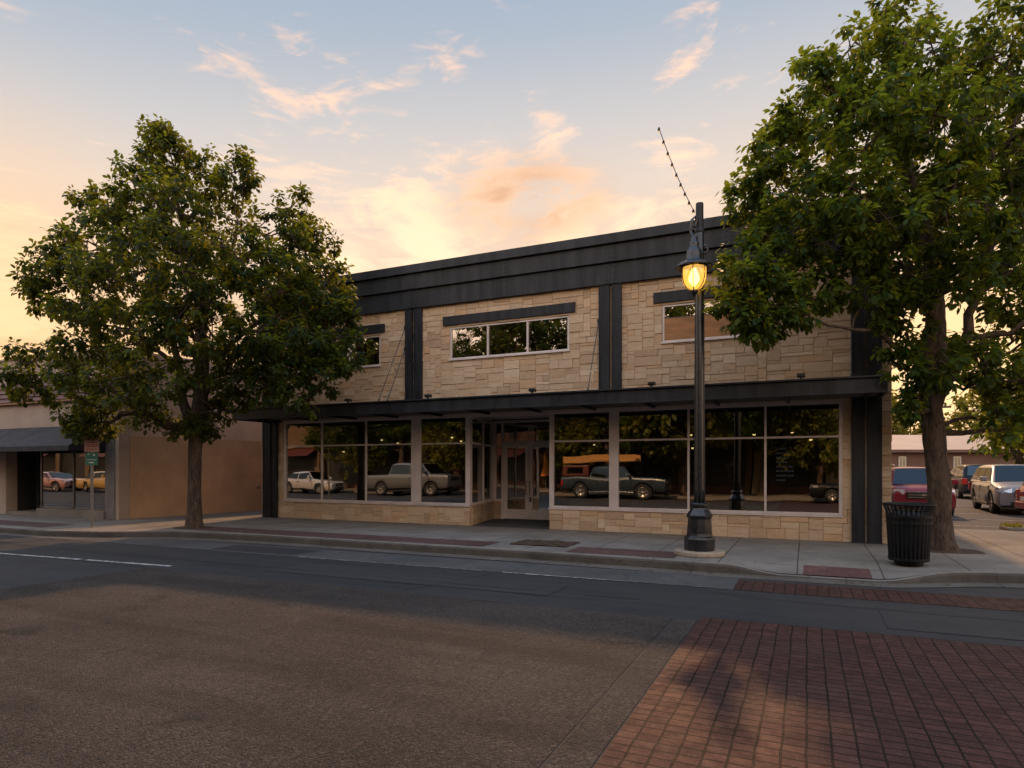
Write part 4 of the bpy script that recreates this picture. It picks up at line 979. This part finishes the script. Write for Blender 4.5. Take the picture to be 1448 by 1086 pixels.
# ================================================================== VEHICLES
def car(name, label, paint, L=4.6, W=1.85, H=1.7, wb=2.75, rw=.35, hood=.98, belt=1.02, ws=(.27, .40), roof_end=.93, tail=None, loc=(0, 0, 0), rz=0, group=None, bed=False, grille='trim_black', cat='car', rails=False, shell=None, silver_trim=False, nose=.20):
    """x forward; ws = where the windscreen starts and ends, as fractions of the length from the nose"""
    root = empty(name, loc, rz, label, cat, group)
    hl = L/2; xf = wb/2+.05; xr = -wb/2+.05; ra = rw+.055
    xws0, xws1 = hl-ws[0]*L, hl-ws[1]*L
    xre1 = hl-roof_end*L; xre0 = -hl+.06 if tail is None else hl-tail*L
    deck = belt
    sx = sorted(set([-hl, -hl+.05, -hl+.16, hl-.05, hl-.16, hl-.35, 0] + [xw+ra*math.cos(math.pi*k/8) for xw in (xf, xr) for k in range(9)] + [xws0, xws0-.1, xre0, .5, -.4, hl-.7, hl-1.0]))
    def zlow(x):
        sl = .46 if bed else .26
        for xw in (xf, xr):
            if abs(x-xw) < ra: return max(sl+.04, rw+math.sqrt(ra*ra-(x-xw)**2))
        return sl if abs(x) < hl-.1 else sl+.08
    def ztop(x):
        if x > xws0:
            u = (x-xws0)/(hl-xws0); return belt-(belt-hood)*min(1, u*2.2)-(.05 if bed else nose)*max(0, (u-.62)/.38)**2.2
        if x < xre0: return deck-(0 if bed else .05)*(xre0-x)/(max(.01, hl+xre0))
        return belt
    def hw(x): return W/2*(1-(.03 if bed else .11)*(abs(x)/hl)**7)
    b = MB(); b.smooth = True; rows = []
    for x in sx:
        zl, zt, w = zlow(x), ztop(x), hw(x)
        if abs(x) > hl-.01: zt -= (.01 if bed else .10); zl += .06
        h = zt-zl
        z0_ = (.46 if bed else .26) if abs(x) < hl-.01 else (.54 if bed else .40); h0 = zt-z0_
        r = [(w*.90, zl), (w*.985, max(z0_+.16*h0, zl+.012)), (w, max(z0_+.50*h0, zl+.024)), (w*.985, z0_+.78*h0), (w*(.975 if bed else .955), z0_+(.96 if bed else .93)*h0), (w*(.94 if bed else .87), zt), (w*.45, zt+.022), (0, zt+.03)]
        rows.append([(x, y, z) for y, z in r]+[(x, -y, z) for y, z in r[-2::-1]])
    n = len(rows[0])
    b.add([v for r in rows for v in r], [(i*n+k, i*n+k+1, (i+1)*n+k+1, (i+1)*n+k) for i in range(len(rows)-1) for k in range(n-1)])
    b.smooth = False
    b.add(rows[0], [tuple(range(n))]); b.add(rows[-1], [tuple(range(n-1, -1, -1))])
    body = b.build('body', M[paint], root)
    # cabin: a smooth shell lofted from the belt line to a rounded roof
    wb_, wr = W/2*.925, W/2*.715
    zb = belt-.02; Ht = H-.035
    c = MB(); c.smooth = True
    def roof(x):
        if x > xws1: return zb+(Ht-.045-zb)*(xws0-x)/(xws0-xws1)
        if x < xre1: return zb+(Ht-.05-zb)*(x-xre0)/max(.01, xre1-xre0)
        u = (x-xre1)/(xws1-xre1); return Ht-.045*u*u*(1 if u > .5 else 0)-.05*(1-u)**3+.0*u
    xsc = [xws0, xws0+(xws1-xws0)*.33, xws0+(xws1-xws0)*.66, xws0+(xws1-xws0)*.93, xws1-.12]+[xws1+(xre1-xws1)*k for k in (.25, .45, .65, .85)]+[xre1+.02, xre1+(xre0-xre1)*.12, xre1+(xre0-xre1)*.45, xre1+(xre0-xre1)*.75, xre0]
    rows = []
    for x in xsc:
        zr = max(zb+.002, roof(x)); f = (zr-zb)/(H-zb); e = wb_+(wr-wb_)*min(1, f*1.0); r_ = min(.10, (zr-zb)*.35)
        e2 = wb_+(wr-wb_)*max(0, (zr-r_-zb)/(H-zb))
        rr_ = [(wb_, zb), ((wb_+e2)/2, (zb+zr-r_)/2), (e2, zr-r_), (e*.985-.012, zr-r_*.30), (e*.93-.03, zr), (e*.5, zr+.022), (0, zr+.03)]
        rows.append([(x, y, z) for y, z in rr_]+[(x, -y, z) for y, z in rr_[-2::-1]])
    n = len(rows[0])
    c.add([v for r in rows for v in r], [(i*n+k, i*n+k+1, (i+1)*n+k+1, (i+1)*n+k) for i in range(len(rows)-1) for k in range(n-1)])
    c.build('cabin', M[paint], root)
    def P(i, s, top):
        x = (xws0, xws1, 0, xre1, xre0)[i]
        if not top: return (x, s*wb_*.96, zb)
        return (x, s*(wr-.02), roof(x)+.012)
    def glass(nm, q, inset=(.1, .1, .1, .1), off=.012):
        a, b_, c_, d_ = [Vector(k) for k in q]          # a,b bottom; c,d top (c above b)
        f = lambda u, v: (a.lerp(b_, u)).lerp(d_.lerp(c_, u), v)
        l, r, bo, to = inset
        p = [f(l, bo), f(1-r, bo), f(1-r, 1-to), f(l, 1-to)]
        cen = sum(p, Vector())/4; nn = (p[1]-p[0]).cross(p[3]-p[0]).normalized()
        if nn.dot(cen-Vector((0, 0, belt*.6))) < 0: nn = -nn
        g = MB(); g.add([k+nn*off for k in p]+[k+nn*(off-.03) for k in p], [(0,1,2,3), (4,7,6,5), (0,4,5,1), (1,5,6,2), (2,6,7,3), (3,7,4,0)])
        return g.build(nm, M['glass_car'], root)
    glass('windshield', (P(0, 1, 0), P(0, -1, 0), P(1, -1, 1), P(1, 1, 1)), (.04, .04, .05, .05), .030)
    glass('rear_window', (P(4, 1, 0), P(4, -1, 0), P(3, -1, 1), P(3, 1, 1)), (.08, .08, .14, .10), .030)
    def side(x0, x1, s):
        def pt(x, top):
            z0 = zb+.05
            if not top: return Vector((x, s*wb_, zb))
            zt = H-.02; return Vector((x, s*wr, zt))
        fx = lambda x, v: Vector((x, s*(wb_+(wr-wb_)*v), zb+(H-.03-zb)*v))
        def xlim(x, v, front): # keep inside the sloping pillars
            hi = xws0+(xws1-xws0)*v-.09; lo = xre0+(xre1-xre0)*v+.07
            return min(max(x, lo), hi)
        v0, v1 = .10, .80
        p = [fx(xlim(x0, v0, 0), v0), fx(xlim(x1, v0, 0), v0), fx(xlim(x1, v1, 0), v1), fx(xlim(x0, v1, 0), v1)]
        nn = Vector((0, (H-zb), (wb_-wr))).normalized(); nn.y *= s; nn.z = abs(nn.z)
        g = MB(); g.add([k+nn*.014 for k in p]+[k-nn*.016 for k in p], [(0,1,2,3), (4,7,6,5), (0,4,5,1), (1,5,6,2), (2,6,7,3), (3,7,4,0)])
        g.build('side_window', M['glass_car'], root)
    xB = xws0-.29*L
    for s in (1, -1):
        if bed: side(xre0, xB+.28, s); side(xB+.34, xws0, s)
        else:
            side(xB+.04, xws0, s); side(xB-.22*L, xB-.03, s)
            if xB-.22*L-.06 > xre1-.1: side(xre0, xB-.22*L-.06, s)
    # floor pan and wheels
    part('underbody', 'trim_black', root, [(-hl+.12, hl-.12, -W/2*.86, W/2*.86, .24, .34), (xr-ra+.02, xr+ra-.02, -W/2*.70, W/2*.70, .34, .80), (xf-ra+.02, xf+ra-.02, -W/2*.70, W/2*.70, .34, .78)])
    for xw in (xf, xr):
        for s in (1, -1):
            t = MB(); y0 = s*(W/2-.13); k = .105
            t.lathe([(rw*.62, k*.8), (rw*.70, k), (rw*.93, k*.96), (rw, k*.62), (rw, -k*.62), (rw*.93, -k*.96), (rw*.62, -k)], (xw, y0, rw), 28, 'y')
            wh = t.build('wheel', M['rubber'], root)
            t = MB(); q = s*k
            t.lathe([(rw*.64, q*.78), (rw*.60, q*.90), (rw*.56, q*.55), (rw*.50, q*.30), (0, q*.30)], (xw, y0, rw), 28, 'y')
            for j in range(5):
                a = j*2*math.pi/5+.3; e1 = Vector((math.cos(a), 0, math.sin(a))); e2 = Vector((-math.sin(a), 0, math.cos(a)))
                cc = Vector((xw, y0+q*.66, rw))+e1*rw*.31
                t.obox(cc, e1*rw*.27, Vector((0, .018, 0)), e2*rw*.075)
            t.lathe([(rw*.17, q*.5), (rw*.16, q*.84), (0, q*.90)], (xw, y0, rw), 14, 'y')
            t.build('rim', M['rim'], wh)
    zh = hood-.24
    for s in (1, -1):
        h = MB(); h.smooth = False
        x0 = hl-.02
        h.add([(x0-.36, s*(W/2*.965), zh+.06), (x0-.10, s*W/2*.90, zh+.02), (x0+.012, s*W/2*.60, zh+.01), (x0-.34, s*W/2*.97, zh+.17), (x0-.14, s*W/2*.885, zh+.17), (x0-.055, s*W/2*.58, zh+.165),
               (x0-.36, s*W/2*.6, zh+.06), (x0-.34, s*W/2*.6, zh+.17)], [(0,1,4,3), (1,2,5,4), (3,4,5,7), (0,6,2,1), (6,7,5,2), (0,3,7,6)])
        h.build('headlight', M['headlight'], root)
        part('taillight', 'tail_red', root, [tuple(sorted((-hl-.012, -hl+.16)))+tuple(sorted((s*W/2*.74, s*W/2*.985)))+((belt-.36, belt-.06) if not bed else (.72, 1.0))], .02)
        m = MB(); m.box(xws0-.30, xws0-.12, min(s*W/2*.99, s*(W/2+.20)), max(s*W/2*.99, s*(W/2+.20)), belt+.03, belt+.20); m.build('mirror', M[paint if not bed else 'trim_black'], root, .03)
        for xh in ((xB+.02), (xB-.24*L)) if not bed else (xB+.35,):
            part('door_handle', 'chrome' if not rails else paint, root, [(xh, xh+.17, min(s*W/2*.965, s*(W/2+.015)), max(s*W/2*.965, s*(W/2+.015)), belt-.16, belt-.125)], .008)
        for xd in (xB-.005, xB-.235*L, xws0-.06) if not bed else (xB+.25, xws0-.06):
            zq = .34; part('door_seam', 'trim_black', root, [(xd-.006, xd+.006, min(s*W/2*.9, s*(W/2*1.001)), max(s*W/2*.9, s*(W/2*1.001)), zq+.15, belt-.12)])
        part('sill_trim', 'chrome' if silver_trim else 'trim_black', root, [(xr+ra+.02, xf-ra-.02, min(s*W/2*.9, s*W/2*1.004), max(s*W/2*.9, s*W/2*1.004), .27, .36 if not silver_trim else .42)], .01)
        if rails:
            r = MB(); r.tube([(xws1-.1, s*wr*.93, H-.01), (xws1-.25, s*wr*.93, H+.055), (xre1+.35, s*wr*.93, H+.055), (xre1+.15, s*wr*.93, H)], .016, 6); r.build('roof_rail', M['chrome'], root)
    g = MB(); g.box(hl-.05, hl+.012, -W/2*.52, W/2*.52, zh-.13, zh+.10); gr = g.build('grille', M[grille], root, .02)
    g = MB()
    for k in range(3): g.box(hl+.008, hl+.022, -W/2*.50, W/2*.50, zh-.10+k*.085, zh-.085+k*.085)
    g.box(hl+.01, hl+.03, -.09, .09, zh-.03, zh+.02)
    g.build('grille_bar', M['chrome'], gr)
    part('lower_intake', 'trim_black', root, [(hl-.08, hl+.006, -W/2*.60, W/2*.60, .36, .47)], .015)
    part('rear_bumper', 'trim_black' if bed else paint, root, [(-hl-.06, -hl+.1, -W/2*.90, W/2*.90, .40, .60)], .03)
    part('licence_plate', 'sign_white', root, [(-hl-.075, -hl-.061, -.26, .26, .63, .76)] if not bed else [(-hl-.075, -hl-.061, -.16, .16, .46, .57)])
    if bed:
        part('cargo_bed', 'trim_black', root, [(-hl+.10, xre0-.06, -W/2*.80, W/2*.80, belt-.02, belt+.045)])
    if shell:
        s = MB(); s.prism([(-hl+.06, -W/2*.9), (xre0-.03, -W/2*.9), (xre0-.03, W/2*.9), (-hl+.06, W/2*.9)], belt+.02, belt+.72); so = s.build('bed_cover', M[shell], root, .06)
        for sd in (1, -1): part('side_window', 'glass_car', so, [(-hl+.4, xre0-.35, min(sd*W/2*.88, sd*W/2*.912), max(sd*W/2*.88, sd*W/2*.912), belt+.2, belt+.58)])
    return root
ZP = .137
car('parked_car', 'dark red crossover facing the street, half hidden behind the corner tree', 'paint_red', L=4.7, W=1.86, H=1.66, ws=(.24, .42), nose=.26, loc=(3.42, 26.4, ZP), rz=R(-90), rails=True, group='cars in the parking lot')
car('parked_car', 'silver crossover parked nose-out in the lot right of the corner tree', 'paint_silver', L=5.2, W=2.1, H=1.76, wb=3.05, rw=.38, hood=.99, belt=1.09, ws=(.25, .45), roof_end=.90, nose=.28, loc=(6.95, 29.0, ZP), rz=R(-92), group='cars in the parking lot')
car('parked_car', 'black crossover seen from behind with a red taillight, left of the silver car', 'paint_black', L=4.8, W=1.95, H=1.8, wb=2.85, rw=.38, hood=1.03, belt=1.12, ws=(.25, .42), roof_end=.86, loc=(8.05, 41.4, ZP), rz=R(91), group='cars in the parking lot')
car('parked_car', 'dark red car cut off by the right edge of the picture', 'paint_red', L=4.7, W=1.85, H=1.62, loc=(8.15, 23.25, ZP), rz=R(2), tail=.985, group='cars in the parking lot')
car('parked_car', 'white car far back in the lot with only its roof above the silver car', 'paint_white', L=4.8, W=1.9, H=1.8, belt=1.1, hood=1.05, loc=(13.4, 44, ZP), rz=R(185), group='cars in the parking lot')
# ---- across the street, seen in the shop windows
tr1 = car('pickup_truck', 'silver crew-cab pickup reflected in the left shop windows', 'paint_silver', L=6.2, W=2.0, H=2.02, wb=3.75, rw=.43, hood=1.22, belt=1.28, ws=(.195, .31), roof_end=.68, tail=.71, loc=(-22.9, -3.6, .0), bed=True, cat='truck')
tr2 = car('pickup_truck', 'dark pickup with a red bed cover and lumber on top reflected beside the door', 'paint_blue', L=5.9, W=1.95, H=1.88, wb=3.5, rw=.42, hood=1.14, belt=1.19, ws=(.28, .40), roof_end=.665, tail=.69, loc=(-9.75, -4.0, .0), bed=True, cat='truck', shell='shell_red', silver_trim=True)
lum = MB(); lum.box(-2.9, 1.3, -.75, .75, 2.04, 2.18); lum.box(-2.95, 1.35, .55, .60, 2.02, 2.40); lum.box(-2.95, 1.35, -.60, -.55, 2.02, 2.40)
tag(lum.build('lumber_stack', M['lumber'], None, .01, loc=(-9.75, -4.0, 0)), 'orange-brown boards lying on the roof of the dark pickup', 'lumber')
car('parked_car', 'pale pink sedan reflected in the window of the stucco building', 'paint_pink', L=4.9, W=1.85, H=1.42, hood=.92, belt=.95, ws=(.30, .42), roof_end=.72, tail=.82, loc=(-51.5, -3.8, 0), rz=R(0))
car('parked_car', 'yellow sedan reflected in the window of the stucco building', 'paint_yellow', L=4.9, W=1.85, H=1.42, hood=.92, belt=.95, ws=(.30, .42), roof_end=.72, tail=.82, loc=(-45.2, -3.8, 0), rz=R(0))
car('parked_car', 'black sedan reflected in the right-hand shop windows', 'paint_black', L=4.8, W=1.85, H=1.45, hood=.92, belt=.95, ws=(.30, .42), roof_end=.72, tail=.82, loc=(2.5, -4.0, 0), rz=R(180))
car('parked_car', 'white sedan reflected in the left end of the shop windows', 'paint_white', L=4.8, W=1.85, H=1.45, hood=.92, belt=.95, ws=(.30, .42), roof_end=.72, tail=.82, loc=(-31.5, -3.9, 0), rz=R(0))
tag(part('opposite_sidewalk', 'kerb_concrete', None, [(-200, 60, -10.2, -5.6, -.02, .15)]), kind='structure')
def opp(name, label, x0, x1, h, mat, seed, y=-10):
    rr = random.Random(seed)
    o = empty(name, ((x0+x1)/2, y, 0), 0, label, 'building'); w = (x1-x0)/2
    wl = MB(); wl.box(-w, w, -14, 0, 3.3, h); wl.box(-w, w, -14, -.5, 0, 3.3)
    nb = max(2, round(2*w/4.5))
    for k in range(nb+1): x = -w+2*w*k/nb; wl.box(max(-w, x-.35), min(w, x+.35), -.5, 0, 0, 3.3)
    wl.build('wall', M[mat], o)
    part('cornice', 'opp_cream' if mat != 'opp_cream' else 'opp_brick', o, [(-w-.05, w+.05, .0, .22, h-.45, h+.1), (-w-.05, w+.05, .0, .12, 3.4, 3.6)])
    for k in range(nb):
        x0_, x1_ = -w+2*w*k/nb+.36, -w+2*w*(k+1)/nb-.36
        part('window', 'trim_black', o, [(x0_, x1_, -.30, -.24, .6, 3.2)]); part('stall_riser', 'opp_brick', o, [(x0_, x1_, -.4, -.05, 0, .6)])
        if k % 2 == seed % 2: 
            a = MB(); a.slab((x0_, .02, 3.3), (x1_, .02, 3.3), (x1_, 1.2, 2.7), (x0_, 1.2, 2.7), .03); a.build('awning', M[('shell_red', 'awning', 'opp_brick')[(seed+k) % 3]], o)
        if h > 6: part('window', 'trim_black', o, [((x0_+x1_)/2-.6, (x0_+x1_)/2+.6, -.001, .03, 4.4, 6.0)])
    return o
opp('brick_building', 'two-storey brick shop building reflected in the upper windows', -36, -19, 7.4, 'opp_brick', 1)
opp('tan_building', 'low tan shop building reflected in the shop windows right of the door', -18.9, -3, 5.2, 'opp_tan', 2)
opp('cream_building', 'cream shop building reflected in the right-hand shop windows', -2.9, 14, 6.6, 'opp_cream', 3)
opp('brick_building', 'long brick building far right across the street, added to darken the door glass', 14.1, 60, 6.8, 'opp_brick', 5)  # unseen block added so the door glass reflects dark walls
opp('tan_building', 'long tan building reflected in the windows of the stucco building', -75, -36.1, 6.0, 'opp_tan', 4)
sunlit_gold = round_tree('street_tree', 'golden-green round tree across the street reflected left of the silver pickup', (-29.8, -7.2, .13), 9.5, 3.6, 'leaf_yellow', 41, 'trees across the street', lsize=.24, dens=4.5, nleaf=12, cz=.58, sq=.38)  # yellow leaf colour stands in for golden sunlight on the reflected trees
for i, (x, y, z, s, src, lab) in enumerate(((-22.0, -7.0, 2.0, .85, sunlit_gold, 'golden-green round tree across the street reflected above the silver pickup'), (-13.8, -7.1, 3.0, 1.0, sunlit_gold, 'golden-green round tree across the street reflected behind the lumber'), (-6.4, -7.0, 4.0, 1.4, sunlit_gold, 'golden-green round tree across the street reflected ahead of the dark pickup'), (0.6, -7.1, 5.0, .95, sunlit_gold, 'golden-green round tree across the street reflected in the last pane'), (-33.5, -7.4, 1.2, 1.2, tree1, 'tree across the street reflected in the far left shop window'), (-26.5, -7.3, 2.9, 1.25, tree2, 'tree across the street reflected above the silver pickup'), (-18.6, -7.5, 4.2, 1.35, tree1, 'tree across the street reflected in the middle upper window'), (-11.0, -7.3, .6, 1.3, tree2, 'tree across the street reflected above the dark pickup'), (-2.2, -7.4, 2.2, 1.1, tree1, 'tree across the street reflected in the right-hand panes'), (-46, -7.5, 5.2, 1.0, tree2, 'tree across the street reflected in the stucco building window'))):
    c = copy_tree(src); place(c, x, y, .13, z, s, lab); c['group'] = 'trees across the street'; c.name = 'street_tree'
um = empty('patio_umbrella', (-17.4, -7.6, .15), 0, 'closed orange patio umbrella reflected in the right door leaf', 'umbrella')
b = MB(); b.tube([(0, 0, 0), (0, 0, 2.75)], .025, 8); b.lathe([(0, 0), (.25, 0), (.25, .06), (.04, .1)], n=16, smooth=False); b.build('pole', M['galv'], um)
b = MB()
pr = [(.02, 2.7), (.07, 2.55), (.13, 2.2), (.16, 1.8), (.26, 1.25), (.30, 1.0)]; nn = 16
vs = [(r*(1+.28*(k % 2))*math.cos(k*2*math.pi/nn), r*(1+.28*(k % 2))*math.sin(k*2*math.pi/nn), z) for r, z in pr for k in range(nn)]
b.add(vs, [(i*nn+k, i*nn+(k+1) % nn, (i+1)*nn+(k+1) % nn, (i+1)*nn+k) for i in range(len(pr)-1) for k in range(nn)]); b.build('canopy', M['canvas_orange'], um)
fl = empty('flag', (-24.4, -9.7, 4.6), 0, 'rainbow striped flag reflected in the top of the pane left of the door', 'flag')
b = MB(); b.tube([(0, -.3, -.1), (.5, .9, .75)], .02, 8); b.build('flagpole', M['alum'], fl)
b = MB()
for k in range(6):
    b.cur = k
    for j in range(8):
        f = lambda q, s: (.5-.22*q*.15+.07*math.sin(q*1.3)+s*.10, .88-s*.16+.05*math.sin(q*1.1+s), .72-s*.17-q*.11)
        b.quad(f(j, k), f(j, k+1), f(j+1, k+1), f(j+1, k))
b.build('cloth', [M['flag_'+c] for c in ('red', 'orange', 'yellow', 'green', 'blue', 'violet')], fl)
# ================================================================== BACKGROUND RIGHT
CS, SN = math.cos(CAMA), math.sin(CAMA)
fb = empty('low_building', (-SN*56+CS*42, CS*56+SN*42, 0), CAMA, 'long low brown building with a pale roof behind the parking lot', 'building')
part('wall', 'far_brown', fb, [(-14, 22, 0, 12, 0, 3.28)])
b = MB(); b.add([(-14.4, -.5, 3.3), (22.4, -.5, 3.3), (22.4, 7, 4.95), (-14.4, 7, 4.95), (-14.4, 12.5, 3.3), (22.4, 12.5, 3.3)], [(0,1,2,3), (3,2,5,4), (0,3,4), (1,5,2)]); b.build('roof', M['far_roof'], fb)
part('fascia', 'far_brown', fb, [(-14.4, 22.4, -.52, -.30, 3.05, 3.29)])
for x in (-7.9, -3.1, 2.6):
    w = part('window', 'sign_white', fb, [(x-.32, x+.32, -.05, .02, 1.55, 2.7)]); part('pane', 'glass_car', w, [(x-.26, x-.02, -.06, -.045, 1.62, 2.64), (x+.02, x+.26, -.06, -.045, 1.62, 2.64)])
up = empty('utility_pole', (8.55, 54.5, 0), 0, 'slim wooden utility pole in front of the low brown building', 'utility pole')
b = MB(); b.tube([(0, 0, -.1), (0, 0, 6.6)], [.13, .10], 10); b.build('pole', M['bark'], up)
part('crossarm', 'bark', up, [(-.8, .8, -.06, .06, 6.0, 6.14)]); b = MB()
for x in (-.7, -.35, .35, .7): b.lathe([(.02, 6.14), (.045, 6.18), (.045, 6.24), (0, 6.28)], (x, 0, 0), 8)
b.build('insulator', M['sign_white'], up)
# mulch and low plants on the island
rg = np.random.default_rng(77); n = 260
C = np.stack([rg.uniform(4.64, 5.0, n), rg.uniform(20.0, 20.75, n), rg.uniform(.225, .25, n)], 1); ax = unit(rg.normal(0, .6, (n, 3))+[0, 0, 1]); upv = unit(rg.normal(0, 1, (n, 3)))
o = leaf_mesh(C, ax, upv, rg.uniform(.03, .09, n), rg.uniform(.015, .04, n), rg.random(n), 'ground_cover', M['leaf_yellow'], None); tag(o, 'low yellow-green ground cover on the kerbed island', 'ground cover', kind='stuff')
# ================================================================== SKY, SUN, CAMERA
SUN_AZ, SUN_EL = R(-10.0), R(39.5)
S = Vector((math.sin(SUN_AZ)*math.cos(SUN_EL), math.cos(SUN_AZ)*math.cos(SUN_EL), math.sin(SUN_EL)))
sun = bpy.data.lights.new('sun', 'SUN'); sun.energy = SUN_E; sun.color = (1.0, .56, .26); sun.angle = R(1.6)
so = bpy.data.objects.new('sun', sun); COL.objects.link(so); so.rotation_euler = S.to_track_quat('Z', 'Y').to_euler(); so.location = (10, 60, 50)
w = bpy.data.worlds.new('World'); sc.world = w; w.use_nodes = True; w.node_tree.nodes.clear(); t = NT(w.node_tree)
def sky_dir(px, py):
    u, v = (px-724)/906, (661-py)/906
    return Vector((-SN+u*CS, CS+u*SN, v)).normalized()
dirv = t.n('TexCoord').outputs['Generated']
dn = t.vmath('NORMALIZE', dirv)
x, y, z = t.sep(dn)
az = t.vmath('DOT_PRODUCT', dn, tuple(Vector((math.sin(R(-6)), math.cos(R(-6)), 0))))     # towards the afterglow
zz = t.math('SUBTRACT', z, t.math('MULTIPLY', t.math('SUBTRACT', az, .75), .16))
front = t.ramp(zz, [(0, (1.0, .56, .22)), (.10, (.96, .56, .26)), (.20, (.88, .58, .35)), (.30, (.80, .595, .45)), (.38, (.72, .60, .51)), (.46, (.56, .535, .53)), (.55, (.39, .44, .51)), (.68, (.25, .35, .50)), (1, (.25, .40, .66))])
back = t.ramp(z, [(0, (1.0, .62, .36)), (.15, (1.0, .68, .46)), (.35, (.92, .74, .60)), (.6, (.56, .62, .72)), (1, (.26, .40, .62))])
fb_ = t.maprange(y, -.25, .35, 0, 1, True)
base = t.mix(fb_, t.vscale(back, BACK_G), front)
# clouds on a plane high above, thin and streaky, gathered in a few places
pv = t.comb(t.math('MULTIPLY_ADD', z, 1.1, t.math('MULTIPLY', x, 2.1)), t.math('MULTIPLY', y, .7), t.math('MULTIPLY_ADD', x, -.9, t.math('MULTIPLY', z, 6.2)))
n1 = t.noise(pv, 2.3, 10, .60, .9); n2 = t.noise(t.vmath('ADD', pv, (3, 7, 2)), 5.5, 8, .62, 1.4)
nn_ = t.math('MULTIPLY_ADD', n2, .38, t.math('MULTIPLY', n1, .62))
msk = None
for px, py, r, g in ((700, 280, .13, 1.0), (800, 295, .11, 1.0), (600, 280, .12, 1.0), (600, 330, .13, .9), (480, 185, .14, .66), (400, 165, .15, .6), (580, 150, .09, .5), (640, 85, .06, .5), (590, 60, .06, .35), (960, 62, .07, .66), (825, 62, .03, .5), (770, 195, .085, .75), (640, 190, .09, .4), (30, 410, .16, .9), (480, 370, .16, .7), (330, 140, .10, .35), (960, 245, .10, .6), (880, 330, .14, .6)):
    d_ = t.vmath('DISTANCE', dn, tuple(sky_dir(px, py)))
    m_ = t.maprange(d_, 0, r*1.2, g, 0, True)
    msk = m_ if msk is None else t.math('MAXIMUM', msk, m_)
backc = t.maprange(y, -.1, -.4, 0, .55, True); msk = t.math('MAXIMUM', msk, backc)
dens = t.maprange(t.math('SUBTRACT', nn_, t.math('MULTIPLY_ADD', msk, -.25, .585)), .0, .19, 0, 1, True)
cc = t.vscale(t.ramp(zz, [(0, (1.0, .68, .34)), (.25, (1.0, .74, .48)), (.40, (1.0, .65, .43)), (.6, (.92, .56, .39))]), 1.16)
colr = t.mix(t.math('MULTIPLY', dens, .9), base, cc)
# grey-mauve belly of the one heavier cloud
dk = t.vmath('DISTANCE', t.vmath('MULTIPLY', dn, (1, 1, 2.2)), (sky_dir(745, 283).x, sky_dir(745, 283).y, sky_dir(745, 283).z*2.2))
belly = t.math('MULTIPLY', t.maprange(dk, .03, .17, 1, 0, True), t.maprange(nn_, .38, .54, .1, 1))
colr = t.mix(t.math('MULTIPLY', belly, .95), colr, (.70, .42, .26))
gd = t.vmath('DISTANCE', dn, tuple(sky_dir(1325, 585))); colr = t.mix(t.maprange(gd, 0, .34, .75, 0, True), colr, (1.35, .90, .46)); gl2 = t.vmath('DISTANCE', dn, tuple(sky_dir(-60, 470))); colr = t.mix(t.maprange(gl2, 0, .36, .6, 0, True), colr, (1.0, .60, .27))
lo = t.maprange(z, -.04, .0, 0, 1); colr = t.mix(lo, (.10, .08, .06), colr)
bg = t.n('Background'); t.put(bg.inputs[0], colr); bg.inputs[1].default_value = SKY_K
out = t.n('OutputWorld'); w.node_tree.links.new(bg.outputs[0], out.inputs[0])
cam = bpy.data.cameras.new('camera'); cam.lens = 906/1448*36; cam.sensor_width = 36; cam.shift_y = (661-543)/1448; cam.clip_end = 3000; cam.clip_start = .05
co = bpy.data.objects.new('camera', cam); COL.objects.link(co); co.location = (0, 0, 1.75); co.rotation_euler = (R(90), 0, CAMA); sc.camera = co
vs_ = sc.view_settings; vs_.view_transform = 'Standard'; vs_.look = 'None'; vs_.exposure = EXPO; vs_.gamma = 1
sc.render.engine = 'CYCLES'; cy = sc.cycles; cy.use_denoising = True; cy.max_bounces = 7; cy.transparent_max_bounces = 12; cy.glossy_bounces = 3; cy.diffuse_bounces = 3; cy.caustics_reflective = False; cy.caustics_refractive = False; cy.sample_clamp_indirect = 4
